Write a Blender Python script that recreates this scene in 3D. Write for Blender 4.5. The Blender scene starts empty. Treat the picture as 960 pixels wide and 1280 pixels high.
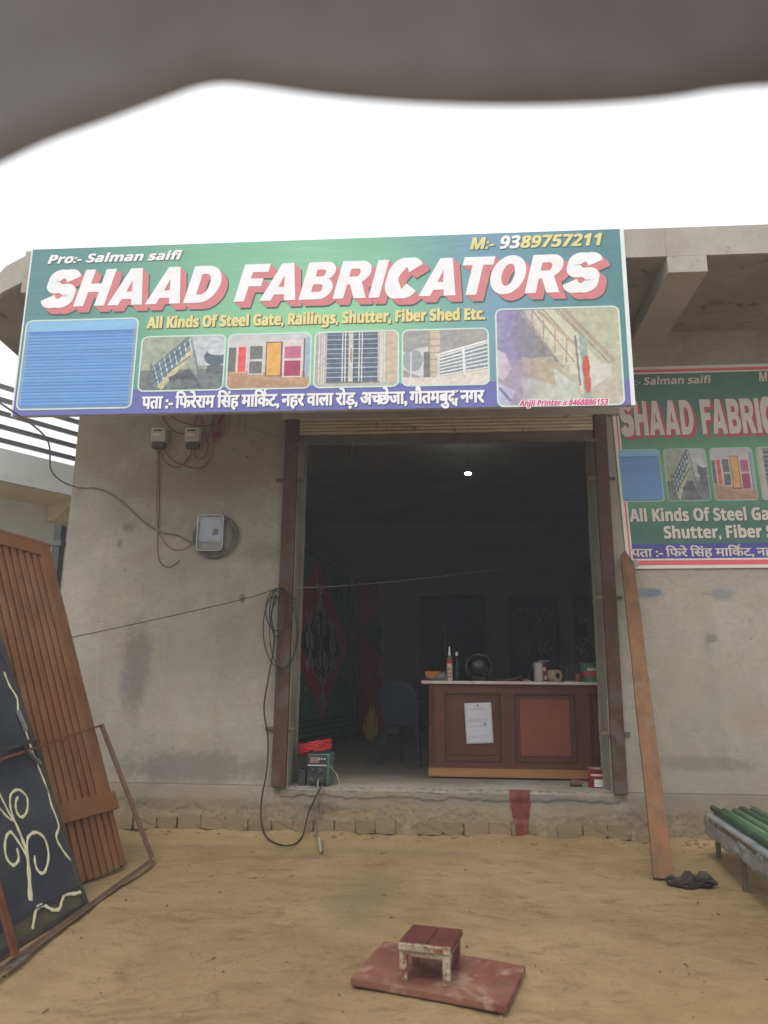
import bpy, bmesh, math, random
import numpy as np
from mathutils import Vector, Matrix
SC = bpy.context.scene
C = SC.collection
random.seed(7); np.random.seed(7)
R_ = math.radians

# ------------------------------------------------------------------ camera
D = 6.62; EYE = 1.15; FPX = 961.0                      # wall front is the plane y = 0, ground z = 0
PITCH, YAW, ROLL = R_(13.0), R_(4.5), R_(0.56)
cF = np.array([-math.sin(YAW)*math.cos(PITCH), math.cos(YAW)*math.cos(PITCH), math.sin(PITCH)])
_r0 = np.array([math.cos(YAW), math.sin(YAW), 0.0]); _u0 = np.cross(_r0, cF)
cR = _r0*math.cos(ROLL)+_u0*math.sin(ROLL); cU = _u0*math.cos(ROLL)-_r0*math.sin(ROLL)
CAM = np.array([0.0, -D, EYE])
cd = bpy.data.cameras.new('camera'); cam = bpy.data.objects.new('camera', cd); C.objects.link(cam)
cam.matrix_world = Matrix(((cR[0], cU[0], -cF[0], CAM[0]), (cR[1], cU[1], -cF[1], CAM[1]), (cR[2], cU[2], -cF[2], CAM[2]), (0, 0, 0, 1)))
cd.sensor_fit = 'VERTICAL'; cd.sensor_height = 36; cd.sensor_width = 27; cd.lens = FPX/1280*36
cd.clip_start = 0.02; cd.clip_end = 2000
cd.dof.use_dof = True; cd.dof.focus_distance = 6.6; cd.dof.aperture_fstop = 2.2
SC.camera = cam

# ------------------------------------------------------------------ light
SUN_EL, SUN_AZ = 56, 196            # azimuth clockwise from +y: the sun stands behind the camera, a little to the left
w = bpy.data.worlds.new('World'); SC.world = w; w.use_nodes = True
nt = w.node_tree; bg = nt.nodes['Background']
sky = nt.nodes.new('ShaderNodeTexSky'); sky.sky_type = 'NISHITA'; sky.sun_disc = False
sky.sun_elevation = R_(SUN_EL); sky.sun_rotation = R_(SUN_AZ); sky.air_density = 1.0; sky.dust_density = 6.0; sky.ozone_density = 1.0
hs = nt.nodes.new('ShaderNodeHueSaturation'); hs.inputs['Saturation'].default_value = 0.15
mx = nt.nodes.new('ShaderNodeMix'); mx.data_type = 'RGBA'; mx.inputs[0].default_value = 0.8
mx.inputs[7].default_value = (12.6, 12.75, 13.0, 1)      # the even white of a hazy overcast
nt.links.new(sky.outputs[0], hs.inputs['Color']); nt.links.new(hs.outputs[0], mx.inputs[6]); nt.links.new(mx.outputs[2], bg.inputs[0])
bg.inputs[1].default_value = 0.10
sd = bpy.data.lights.new('sun', 'SUN'); sun = bpy.data.objects.new('sun', sd); C.objects.link(sun)
sd.energy = 1.25; sd.angle = R_(16); sd.color = (1, 0.975, 0.94)
_az = R_(SUN_AZ); _el = R_(SUN_EL)
sdir = Vector((math.sin(_az)*math.cos(_el), math.cos(_az)*math.cos(_el), math.sin(_el)))
sun.rotation_euler = sdir.to_track_quat('Z', 'Y').to_euler()
SC.view_settings.view_transform = 'Standard'; SC.view_settings.look = 'None'
SC.view_settings.exposure = 0.28; SC.view_settings.gamma = 1.0

# ------------------------------------------------------------------ pixel -> place helpers
def ray(x, y): return cR*(x-480)/FPX - cU*(y-640)/FPX + cF
def on(x, y, n, p):
    n = np.array(n, float); p = np.array(p, float); k = ray(x, y)
    return Vector(CAM + k*((n@p - n@CAM)/(n@k)))
def gd(x, y, z=0.0): return on(x, y, (0, 0, 1), (0, 0, z))
def wl(x, y, Y=0.0): return on(x, y, (0, 1, 0), (0, Y, 0))
def lin(c): 
    f = lambda v: (v/12.92 if v <= .04045 else ((v+.055)/1.055)**2.4)
    return tuple(f(v/255) for v in c)

# ------------------------------------------------------------------ materials
MATS = {}
class NB:
    def __init__(s, m): s.t = m.node_tree; s.n = s.t.nodes; s.l = s.t.links; s.p = s.n['Principled BSDF']
    def new(s, k, **kw):
        n = s.n.new(k)
        for a, b in kw.items(): setattr(n, a, b)
        return n
    def link(s, a, b): s.l.new(a, b)
    def setin(s, sock, v):
        if hasattr(v, 'is_output'): s.l.new(v, sock)
        else: sock.default_value = v
    def math(s, op, a, b=0.0, clamp=False):
        n = s.new('ShaderNodeMath', operation=op); n.use_clamp = clamp
        s.setin(n.inputs[0], a); s.setin(n.inputs[1], b); return n.outputs[0]
    def mix(s, f, a, b, mode='MIX'):
        n = s.new('ShaderNodeMix', data_type='RGBA', blend_type=mode)
        s.setin(n.inputs[0], f)
        s.setin(n.inputs[6], a if hasattr(a, 'is_output') else (*a[:3], 1)); s.setin(n.inputs[7], b if hasattr(b, 'is_output') else (*b[:3], 1))
        return n.outputs[2]
    def noise(s, scale, detail=5, rough=.6, co=None, dist=0.0, sc3=None):
        n = s.new('ShaderNodeTexNoise'); n.inputs['Scale'].default_value = scale; n.inputs['Detail'].default_value = detail
        n.inputs['Roughness'].default_value = rough; n.inputs['Distortion'].default_value = dist
        co = co or s.co()
        if sc3:
            mp = s.new('ShaderNodeMapping'); mp.inputs['Scale'].default_value = sc3; s.link(co, mp.inputs[0]); co = mp.outputs[0]
        s.link(co, n.inputs['Vector']); return n.outputs['Fac']
    def co(s):
        if not hasattr(s, '_co'): s._co = s.new('ShaderNodeTexCoord').outputs['Object']
        return s._co
    def step(s, v, a, b):
        n = s.new('ShaderNodeMapRange'); n.interpolation_type = 'SMOOTHSTEP'; s.setin(n.inputs[0], v)
        n.inputs[1].default_value = a; n.inputs[2].default_value = b; return n.outputs[0]
    def bump(s, h, strength=.5, dist=.01):
        b = s.new('ShaderNodeBump'); b.inputs['Strength'].default_value = strength; b.inputs['Distance'].default_value = dist
        s.link(h, b.inputs['Height']); s.link(b.outputs[0], s.p.inputs['Normal'])

def mat(name, c, c2=None, scale=6, rough=.75, bump=.0, bs=60, bd=.004, wear=None, metal=0.0, sc3=None, spec=.35, rnd=0.0, dust=None):
    """base colour c mottled to c2; wear = (colour, scale, lo, hi) chipped patches; dust = colour thinly laid over everything in clouds"""
    if name in MATS: return MATS[name]
    m = bpy.data.materials.new(name); m.use_nodes = True; b = NB(m)
    c = lin(c); c2 = lin(c2) if c2 else tuple(v*.7 for v in c)
    col = b.mix(b.step(b.noise(scale, 6, .62, sc3=sc3), .3, .7), c, c2)
    if rnd:
        oi = b.new('ShaderNodeObjectInfo'); hv = b.new('ShaderNodeHueSaturation')
        b.link(b.math('ADD', b.math('MULTIPLY', oi.outputs['Random'], rnd), 1-rnd/2), hv.inputs['Value']); b.link(col, hv.inputs['Color']); col = hv.outputs[0]
    if wear:
        wc, ws, lo, hi = wear
        col = b.mix(b.step(b.noise(ws, 8, .7, dist=.6), lo, hi), col, lin(wc))
        col = b.mix(b.math('MULTIPLY', b.step(b.noise(ws*5, 6, .75, dist=.4), hi-.05, hi), .7), col, lin(wc))
        col = b.mix(b.math('MULTIPLY', b.step(b.noise(38, 5, .7), .60, .68), .35), col, tuple(v*.45 for v in c))
    if dust:
        col = b.mix(b.math('MULTIPLY', b.step(b.noise(3.1, 5, .6), .35, .75), .5), col, lin(dust))
    b.link(col, b.p.inputs['Base Color'])
    r = b.math('ADD', b.math('MULTIPLY', b.noise(scale*2, 4), .25), rough-.12, True); b.link(r, b.p.inputs['Roughness'])
    b.p.inputs['Metallic'].default_value = metal; b.p.inputs['Specular IOR Level'].default_value = spec
    if bump: b.bump(b.noise(bs, 6, .65), bump, bd)
    MATS[name] = m; return m

def print_mat(name='printed_flex', rough=.45):
    if name in MATS: return MATS[name]
    m = bpy.data.materials.new(name); m.use_nodes = True; b = NB(m)
    a = b.new('ShaderNodeVertexColor'); a.layer_name = 'print'
    co = b.math('ADD', b.math('MULTIPLY', b.noise(2.2, 6, .6), .10), .95)
    col = b.mix(1.0, a.outputs[0], (1, 1, 1), 'MULTIPLY')
    hv = b.new('ShaderNodeHueSaturation'); b.link(col, hv.inputs['Color']); b.link(co, hv.inputs['Value'])
    b.link(hv.outputs[0], b.p.inputs['Base Color']); b.p.inputs['Roughness'].default_value = rough
    b.bump(b.noise(2.4, 4, sc3=(.5, 1, 1.6)), .35, .03)
    MATS[name] = m; return m

def flat(name, c, rough=.5):
    if name in MATS: return MATS[name]
    m = bpy.data.materials.new(name); m.use_nodes = True; b = NB(m); c = lin(c)
    b.link(b.mix(b.step(b.noise(9, 5), .2, .8), c, tuple(v*.88 for v in c)), b.p.inputs['Base Color'])
    b.p.inputs['Roughness'].default_value = rough; MATS[name] = m; return m

def blobs(b, col, lst):
    sep = b.new('ShaderNodeSeparateXYZ'); b.link(b.co(), sep.inputs[0])
    nz = b.noise(5, 6, .65); nz2 = b.noise(26, 5, .7)
    for (x, z, rx, rz, c, k) in lst:
        dx = b.math('MULTIPLY', b.math('SUBTRACT', sep.outputs[0], x), 1/rx); dz = b.math('MULTIPLY', b.math('SUBTRACT', sep.outputs[2], z), 1/rz)
        d = b.math('SQRT', b.math('ADD', b.math('MULTIPLY', dx, dx), b.math('MULTIPLY', dz, dz)))
        d = b.math('ADD', d, b.math('MULTIPLY', b.math('SUBTRACT', nz, .5), 1.5)); d = b.math('ADD', d, b.math('MULTIPLY', b.math('SUBTRACT', nz2, .5), .8))
        f = b.math('MULTIPLY', b.math('SUBTRACT', 1.0, b.step(d, .45, 1.15)), k)
        col = b.mix(f, col, lin(c))
    return col

def wall_mat(name, base, base2, warm, lst, low=True, crumb=False):
    m = bpy.data.materials.new(name); m.use_nodes = True; b = NB(m)
    col = b.mix(b.step(b.noise(.9, 8, .62, dist=.4), .35, .65), lin(base), lin(base2))
    col = b.mix(b.math('MULTIPLY', b.step(b.noise(2.7, 8, .7, dist=.8), .45, .7), .55), col, lin(warm))
    col = b.mix(b.math('MULTIPLY', b.step(b.noise(1.2, 6, .6, sc3=(3.2, 1, .35)), .52, .75), .35), col, lin([v*.72 for v in base]))   # rain streaks
    col = b.mix(b.math('MULTIPLY', b.step(b.noise(11, 7, .72, dist=1.2), .52, .70), .38), col, lin([v*.78 for v in base]))
    col = b.mix(b.math('MULTIPLY', b.step(b.noise(5.5, 7, .7, dist=1.5), .55, .72), .35), col, lin([min(255, v*1.14) for v in base]))
    col = b.mix(b.math('MULTIPLY', b.step(b.noise(42, 4, .7), .66, .70), .55), col, lin([v*.55 for v in base]))
    col = b.mix(b.math('MULTIPLY', b.step(b.noise(16, 3, .5), .735, .76), .8), col, lin([v*.45 for v in base]))
    vo = b.new('ShaderNodeTexVoronoi', feature='DISTANCE_TO_EDGE'); vo.inputs['Scale'].default_value = 1.15
    dm = b.new('ShaderNodeVectorMath', operation='ADD'); nv = b.new('ShaderNodeTexNoise'); nv.inputs['Scale'].default_value = 3.2; nv.inputs['Detail'].default_value = 8; nv.inputs['Roughness'].default_value = .7
    b.link(b.co(), nv.inputs['Vector']); b.link(b.co(), dm.inputs[0]); b.link(nv.outputs['Color'], dm.inputs[1]); b.link(dm.outputs[0], vo.inputs['Vector'])
    crk = b.math('MULTIPLY', b.math('SUBTRACT', 1.0, b.step(vo.outputs['Distance'], .0012, .0045)), b.step(b.noise(.8, 3, .5), .5, .56))
    col = b.mix(b.math('MULTIPLY', crk, .55), col, lin([v*.5 for v in base]))
    col = b.mix(b.math('MULTIPLY', b.step(b.noise(3.0, 5, .6, dist=4.5, sc3=(1, 1, 2.4)), .50, .56), .16), col, lin([v*.74 for v in base]))
    col = blobs(b, col, lst)
    sep = b.new('ShaderNodeSeparateXYZ'); b.link(b.co(), sep.inputs[0])
    if low:   # mud splashed and rubbed along the foot of the wall
        h = b.math('ADD', sep.outputs[2], b.math('MULTIPLY', b.math('SUBTRACT', b.noise(2.4, 7, .7), .5), .7))
        col = b.mix(b.math('MULTIPLY', b.math('SUBTRACT', 1.0, b.step(h, .1, .42)), .6), col, lin((136, 116, 86)))
    if crumb:
        hz_ = b.math('ADD', sep.outputs[2], b.math('MULTIPLY', b.math('SUBTRACT', b.noise(3, 7, .7), .5), .35))
        low_ = b.math('SUBTRACT', 1.0, b.step(hz_, .12, .26))
        col = b.mix(b.math('MULTIPLY', b.math('MULTIPLY', b.step(b.noise(20, 7, .75, dist=.8), .5, .62), low_), .5), col, lin((92, 84, 70)))
        col = b.mix(b.math('MULTIPLY', b.math('MULTIPLY', b.step(b.noise(9, 6, .7), .5, .65), low_), .6), col, lin((160, 138, 104)))
    b.link(col, b.p.inputs['Base Color']); b.p.inputs['Roughness'].default_value = .92; b.p.inputs['Specular IOR Level'].default_value = .2
    hgt = b.math('ADD', b.math('MULTIPLY', b.noise(4, 8, .6, dist=.5), .8), b.math('MULTIPLY', b.noise(90, 4, .7), .18))
    hgt = b.math('ADD', hgt, b.math('MULTIPLY', b.noise(14, 4, .6, sc3=(1, 1, .4)), .25))
    b.bump(hgt, .55, .012)
    MATS[name] = m; return m

# ------------------------------------------------------------------ mesh helpers
class MB:
    def __init__(s): s.v = []; s.f = []
    def add(s, vs, fs):
        o = len(s.v); s.v += [tuple(p) for p in vs]; s.f += [tuple(i+o for i in f) for f in fs]; return s
    def box(s, a, b):
        x0, y0, z0 = [min(a[i], b[i]) for i in range(3)]; x1, y1, z1 = [max(a[i], b[i]) for i in range(3)]
        return s.add([(x0,y0,z0),(x1,y0,z0),(x1,y1,z0),(x0,y1,z0),(x0,y0,z1),(x1,y0,z1),(x1,y1,z1),(x0,y1,z1)],
                     [(0,3,2,1),(4,5,6,7),(0,1,5,4),(1,2,6,5),(2,3,7,6),(3,0,4,7)])
    def obox(s, o, u, v, n, a, b):      # box in a frame o + u*,v*,n*
        o = Vector(o); M = lambda p: o+u*p[0]+v*p[1]+n*p[2]
        t = MB().box(a, b); return s.add([M(p) for p in t.v], t.f)
    def bar(s, p, q, w, t, side=None):
        p = Vector(p); q = Vector(q); d = (q-p).normalized(); side = Vector(side) if side else Vector((1, 0, 0))
        e = (side-d*side.dot(d)).normalized(); n = d.cross(e); L = (q-p).length
        return s.obox(p, e, n, d, (-w/2, -t/2, 0), (w/2, t/2, L))
    def tube(s, pts, r, k=6, caps=True, rad=None):
        pts = [Vector(p) for p in pts]; n = len(pts); prev = None; rings = []
        for i in range(n):
            d = (pts[min(i+1, n-1)]-pts[max(i-1, 0)])
            d = d.normalized() if d.length > 1e-9 else Vector((0, 0, 1))
            if prev is None: a = d.orthogonal().normalized()
            else:
                a = prev-d*prev.dot(d); a = a.normalized() if a.length > 1e-6 else d.orthogonal().normalized()
            prev = a; c = d.cross(a); rr = rad[i] if rad else r
            rings.append([pts[i]+(a*math.cos(t)+c*math.sin(t))*rr for t in [2*math.pi*j/k for j in range(k)]])
        vs = [p for g in rings for p in g]; fs = []
        for i in range(n-1):
            for j in range(k): fs.append((i*k+j, i*k+(j+1) % k, (i+1)*k+(j+1) % k, (i+1)*k+j))
        if caps: fs += [tuple(reversed(range(k))), tuple((n-1)*k+j for j in range(k))]
        return s.add(vs, fs)
    def lathe(s, c, prof, k=20, axis='z', M=None):
        c = Vector(c); vs = []; fs = []
        for (r, h) in prof:
            for j in range(k):
                t = 2*math.pi*j/k; p = Vector((r*math.cos(t), r*math.sin(t), h))
                if axis == 'y': p = Vector((p.x, p.z, p.y))
                if axis == 'x': p = Vector((p.z, p.x, p.y))
                if M: p = M@p
                vs.append(c+p)
        for i in range(len(prof)-1):
            for j in range(k): fs.append((i*k+j, i*k+(j+1) % k, (i+1)*k+(j+1) % k, (i+1)*k+j))
        fs += [tuple(reversed(range(k))), tuple((len(prof)-1)*k+j for j in range(k))]
        return s.add(vs, fs)
    def prism(s, poly, ext):     # poly: list of 3D points, ext: Vector
        n = len(poly); ext = Vector(ext); vs = [Vector(p) for p in poly]; vs += [p+ext for p in vs]
        return s.add(vs, [tuple(range(n)), tuple(reversed(range(n, 2*n)))]+[(i, i+n, (i+1) % n+n, (i+1) % n) for i in range(n)])
    def sheet(s, nx, ny, fn, thick=None):
        vs = [fn(i/nx, j/ny) for j in range(ny+1) for i in range(nx+1)]
        fs = [(j*(nx+1)+i, j*(nx+1)+i+1, (j+1)*(nx+1)+i+1, (j+1)*(nx+1)+i) for j in range(ny) for i in range(nx)]
        return s.add(vs, fs)
    def mesh(s, name):
        me = bpy.data.meshes.new(name); me.from_pydata([tuple(p) for p in s.v], [], s.f); me.validate()
        bm = bmesh.new(); bm.from_mesh(me); bmesh.ops.recalc_face_normals(bm, faces=bm.faces); bm.to_mesh(me); bm.free(); return me
    def build(s, name, m, parent=None, smooth=False, bevel=0.0, label=None, solid=0.0):
        me = s.mesh(name); o = bpy.data.objects.new(name, me); C.objects.link(o); me.materials.append(m)
        if smooth:
            me.polygons.foreach_set('use_smooth', [True]*len(me.polygons))
        if parent is not None: attach(o, parent)
        if solid:
            sm = o.modifiers.new('solid', 'SOLIDIFY'); sm.thickness = solid; sm.offset = 0
        if bevel:
            bv = o.modifiers.new('bevel', 'BEVEL'); bv.width = bevel; bv.segments = 2; bv.limit_method = 'ANGLE'
        if label: o['label'] = label
        return o

def attach(o, parent):
    o.parent = parent; o.matrix_parent_inverse = Matrix.Translation(root_loc(parent)).inverted()
def root_loc(p):
    l = Vector(p.location)
    if p.parent is not None and p.type == 'EMPTY': l += root_loc(p.parent)
    return l if p.type == 'EMPTY' or p.parent is None else Vector((0, 0, 0))+root_loc(p.parent)
def thing(name, label, cat, loc, group=None):
    o = bpy.data.objects.new(name, None); C.objects.link(o); o.location = Vector(loc); o.empty_display_size = .1
    o['label'] = label; o['category'] = cat
    if group: o['group'] = group
    return o
def tag(o, label, cat, group=None):
    o['label'] = label; o['category'] = cat
    if group: o['group'] = group
    return o
def kind(o, k): o['kind'] = k; return o
def spline(pts, n=8, closed=False):       # Catmull-Rom
    P = [Vector(p) for p in pts]; out = []; N = len(P)
    for i in range(N if closed else N-1):
        p0 = P[(i-1) % N] if closed or i > 0 else P[0]; p1 = P[i]; p2 = P[(i+1) % N]; p3 = P[(i+2) % N] if closed or i+2 < N else P[-1]
        for k in range(n):
            t = k/n; out.append(.5*((2*p1)+(p2-p0)*t+(2*p0-5*p1+4*p2-p3)*t*t+(3*p1-p0-3*p2+p3)*t**3))
    if not closed: out.append(P[-1])
    return out
def disp(me, fn):
    for v in me.vertices: v.co = fn(v.co)
from mathutils import noise as mn
def nz(x, y, z=0, s=1.0): return mn.fractal(Vector((x*s, y*s, z*s)), .8, 2.1, 5)

# ------------------------------------------------------------------ ground
gx = np.unique(np.concatenate([np.linspace(-4, 4.2, 170), -4-np.geomspace(.1, 200, 20), 4.2+np.geomspace(.1, 200, 20)]))
gy = np.unique(np.concatenate([np.linspace(-6.0, .2, 130), -6-np.geomspace(.1, 200, 20), .2+np.geomspace(.1, 200, 20)]))
def gz(x, y):
    if abs(x) > 9 or abs(y) > 12: return 0.0
    h = .014*nz(x, y, 0, 1.1) + .007*nz(x, y, 3, 4) + .004*nz(x, y, 8, 13)
    h += .036*math.exp(-((y+.02)/.13)**2)*(0.8+1.1*nz(x, y, 5, 3.0)) + .02*math.exp(-((x-2.6)/.9)**2-((y+.5)/.5)**2)
    return h-.006
g = MB(); vs = [(x, y, gz(x, y)) for y in gy for x in gx]; n = len(gx)
g.add(vs, [(j*n+i, j*n+i+1, (j+1)*n+i+1, (j+1)*n+i) for j in range(len(gy)-1) for i in range(n-1)])
m = bpy.data.materials.new('packed_sand'); m.use_nodes = True; b = NB(m)
col = b.mix(b.step(b.noise(.7, 8, .62, dist=.6), .3, .7), lin((144, 121, 87)), lin((164, 140, 103)))
col = b.mix(b.math('MULTIPLY', b.step(b.noise(2.6, 9, .68, dist=1.0), .45, .72), .55), col, lin((122, 98, 66)))
col = b.mix(b.math('MULTIPLY', b.step(b.noise(9, 8, .7), .5, .75), .35), col, lin((160, 138, 104)))
col = b.mix(b.math('MULTIPLY', b.step(b.noise(60, 5, .7), .56, .7), .45), col, lin((104, 84, 60)))
col = b.mix(b.math('MULTIPLY', b.step(b.noise(1.7, 8, .75, dist=2.5, sc3=(1, 2.2, 1)), .52, .64), .55), col, lin((114, 94, 66)))
col = b.mix(b.math('MULTIPLY', b.step(b.noise(24, 6, .75, dist=1), .56, .66), .6), col, lin((100, 80, 56)))
col = b.mix(b.math('MULTIPLY', b.step(b.noise(33, 6, .7), .64, .70), .5), col, lin((186, 166, 132)))
sep = b.new('ShaderNodeSeparateXYZ'); b.link(b.co(), sep.inputs[0])
for (x, y, rx, ry, c, k) in [(-.45, -1.9, .22, .7, (118, 108, 84), .55), (-.6, -.6, 1.2, .18, (132, 116, 86), .5), (2.6, -.9, .8, .5, (120, 96, 62), .5), (-1.2, -.35, 2.4, .22, (165, 138, 96), .5), (1.2, -3.4, .9, .5, (158, 132, 92), .5)]:
    dx = b.math('MULTIPLY', b.math('SUBTRACT', sep.outputs[0], x), 1/rx); dy = b.math('MULTIPLY', b.math('SUBTRACT', sep.outputs[1], y), 1/ry)
    d_ = b.math('ADD', b.math('SQRT', b.math('ADD', b.math('MULTIPLY', dx, dx), b.math('MULTIPLY', dy, dy))), b.math('MULTIPLY', b.math('SUBTRACT', b.noise(4, 6, .6), .5), 1.6))
    col = b.mix(b.math('MULTIPLY', b.math('SUBTRACT', 1.0, b.step(d_, .3, 1.2)), k), col, lin(c))
b.link(col, b.p.inputs['Base Color']); b.p.inputs['Roughness'].default_value = .95; b.p.inputs['Specular IOR Level'].default_value = .15
hh = b.math('ADD', b.math('MULTIPLY', b.noise(7, 9, .7, dist=.6), 1.0), b.math('MULTIPLY', b.noise(70, 6, .8), .30))
b.bump(hh, .9, .026)
ground = kind(g.build('ground', m, smooth=True), 'structure')

# ------------------------------------------------------------------ shop building
WX0, WX1 = -3.41, 6.5; OX0, OX1 = -1.31, 1.345; FL = .36; SOF = 4.36; TOP = 4.6; TH = .34
SC.cycles.diffuse_bounces = 8; SC.cycles.max_bounces = 12
bld = thing('shop_building', 'grey plastered shop building with a wide open shutter doorway and overhanging roof slab', 'building', (0, 0, 0))
P = lambda x, y: (wl(x, y).x, wl(x, y).z)
BL = [(*P(170, 830), .16, .45, (100, 98, 96), .6), (*P(230, 850), .3, .5, (150, 144, 132), .4), (*P(250, 960), .85, .16, (98, 96, 94), .55),
      (*P(160, 660), .07, .05, (96, 88, 74), .5), (*P(149, 680), .03, .06, (90, 84, 74), .5), (*P(180, 700), .16, .12, (150, 142, 124), .45),
      (*P(303, 748), .035, .05, (92, 82, 70), .75), (*P(230, 600), .8, .25, (132, 118, 94), .5), (*P(330, 690), .25, .1, (104, 98, 88), .35),
      (*P(806, 741), .17, .05, (84, 112, 138), .5), (*P(820, 741), .09, .04, (70, 100, 134), .35), (*P(902, 743), .12, .06, (84, 108, 132), .45), (*P(882, 742), .05, .01, (100, 100, 92), .5),
      (*P(888, 798), .06, .05, (98, 94, 84), .5), (*P(880, 955), .5, .07, (100, 98, 92), .45), (*P(850, 850), .2, .5, (150, 144, 126), .4),
      (*P(905, 880), .3, .4, (146, 142, 128), .4), (*P(130, 560), .3, .3, (140, 130, 108), .4), (*P(940, 900), .2, .15, (150, 132, 108), .35)]
M_wall = wall_mat('cement_plaster', (163, 158, 145), (143, 139, 128), (155, 142, 118), BL)
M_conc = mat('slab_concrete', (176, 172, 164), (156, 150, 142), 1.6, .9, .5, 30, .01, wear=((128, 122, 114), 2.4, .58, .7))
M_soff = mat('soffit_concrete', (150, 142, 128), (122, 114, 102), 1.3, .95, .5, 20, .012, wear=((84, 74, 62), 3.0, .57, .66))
LOWZ = .37
fr = MB()
fr.box((WX0, 0, LOWZ), (OX0, TH, SOF)); fr.box((OX1, 0, LOWZ), (WX1, TH, SOF)); fr.box((OX0, 0, 3.42), (OX1, TH, SOF))
fr.build('front_wall', M_wall, bld)
MB().box((WX0, TH, 0), (WX0+.25, 8.6, SOF)).build('side_wall', M_wall, bld)
# door reveals: a thin coat of paler render with a wavy arris
M_rev = mat('reveal_plaster', (150, 146, 134), (126, 122, 112), 3, .9, .5, 40, .006, dust=(120, 104, 80))
for sx, x0 in ((1, OX0), (-1, OX1)):
    rv = MB()
    def fn(u, v, sx=sx, x0=x0):
        z = FL+(3.40-FL)*v; wob = .006*nz(z*3, sx*4, 0, 1.0)
        if u < .3: return (x0-sx*(.004), -.004-.0*wob, z) if u < .1 else (x0+sx*(.006+wob), -.006, z)
        return (x0+sx*(.012+.012*(u > .9)+wob), -.004+TH*(u-.3)/.7*1.0, z)
    rv.sheet(10, 60, fn); rv.build('door_reveal', M_rev, bld, smooth=False)
# interior shell
M_in = mat('room_plaster', (156, 150, 132), (140, 134, 118), 1.4, .95, .3, 20, .006)
M_fl = mat('room_floor', (164, 156, 140), (140, 132, 116), 2.2, .85, .4, 30, .005, wear=((100, 92, 78), 5, .58, .7))
RX0, RX1, RY1 = -2.6, 2.6, 8.0
MB().box((RX0-.2, TH, 0), (RX0, RY1, SOF)).build('room_wall', M_in, bld)
MB().box((RX1, TH, 0), (RX1+.2, RY1, SOF)).build('room_wall', M_in, bld)
MB().box((RX0-.2, RY1, 0), (RX1+.2, RY1+.2, SOF)).build('room_wall', M_in, bld)
MB().box((OX0-.12, .02, FL-.14), (OX1+.12, TH+.003, FL)).box((RX0, TH+.003, FL-.1), (RX1, RY1, FL)).build('floor_slab', M_fl, bld)
MB().box((RX0, TH+.003, SOF-.06), (RX1, RY1, SOF-.006)).build('room_ceiling', M_in, bld)
# crumbling foot of the wall: real relief
M_low = wall_mat('crumbling_render', (146, 140, 124), (124, 120, 110), (140, 124, 98),
    [(*P(680, 1000), .8, .035, (104, 106, 104), .7), (*P(560, 1000), 1.3, .05, (120, 120, 112), .6), (*P(250, 1005), 1.0, .06, (104, 102, 98), .5), (*P(790, 1030), .12, .12, (86, 92, 92), .6), (*P(820, 1020), .3, .1, (112, 112, 108), .5),
     (*P(400, 1010), .18, .05, (84, 80, 74), .7), (*P(450, 1018), .25, .03, (146, 120, 88), .6), (*P(730, 1030), .25, .06, (96, 96, 92), .5)], crumb=True)
def lowz(x, z):
    edge = .20+.09*nz(x, 0, 2, 1.1)+.05*nz(x, z, 6, 5)             # up to here the render has crumbled away
    inn = OX0-.05 < x < OX1+.05
    r = max(0, min(1, (edge-z)/.05))
    o = .010+.004*nz(x, z, 1, 4)+.002*nz(x, z, 1, 40)
    o += r*(.005*nz(x, z, 1, 8)+.004*nz(x, z, 4, 24)+.0035*nz(x, z, 9, 60)-.005)
    if inn: o += .010*max(0, min(1, (z-.285-.025*nz(x, 0, 0, 3.5)-.012*nz(x, z, 0, 15))/.012))
    if not inn: o = o*max(0, min(1, (.355-z)/.11))-.003*(z > .36)
    elif z > LOWZ-.02: o *= .6
    return -o
fx0, fx1 = WX0, 4.2
nxx, nzz = 900, 44
lw = MB(); lw.sheet(nxx, nzz, lambda u, v: (fx0+(fx1-fx0)*u, lowz(fx0+(fx1-fx0)*u, -.03+(LOWZ+.03)*v), -.03+(LOWZ+.03)*v if not (v > .97 and OX0 < fx0+(fx1-fx0)*u < OX1) else FL+.004))
o = lw.build('wall_foot', M_low, bld, smooth=True)
MB().box((WX0, .028, -.2), (OX0-.12, TH, LOWZ)).box((OX0-.12, .028, -.2), (OX1+.12, TH, FL-.142)).box((OX1+.12, .028, -.2), (WX1, TH, LOWZ)).build('wall_core', M_low, bld)
# sill lip of pale screed along the doorway edge
sl = MB()
def sf(u, v):
    x = OX0-.02+(OX1-OX0+.04)*u; a = v*math.pi/2
    e = .006*nz(x, 0, 0, 6)
    return (x, -.022+.05*(v)*1.0+e*(1-v)+.004*nz(x, 0, 0, 22), FL-.022+.027*math.sin(a)+.005*nz(x, v, 0, 9)+.003*nz(x, v, 0, 30))
sl.sheet(160, 6, sf); sl.build('doorway_sill', mat('sill_screed', (146, 140, 124), (116, 112, 100), 4, .9, .6, 40, .008, wear=((100, 94, 82), 7, .52, .62)), bld, smooth=True)
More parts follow.
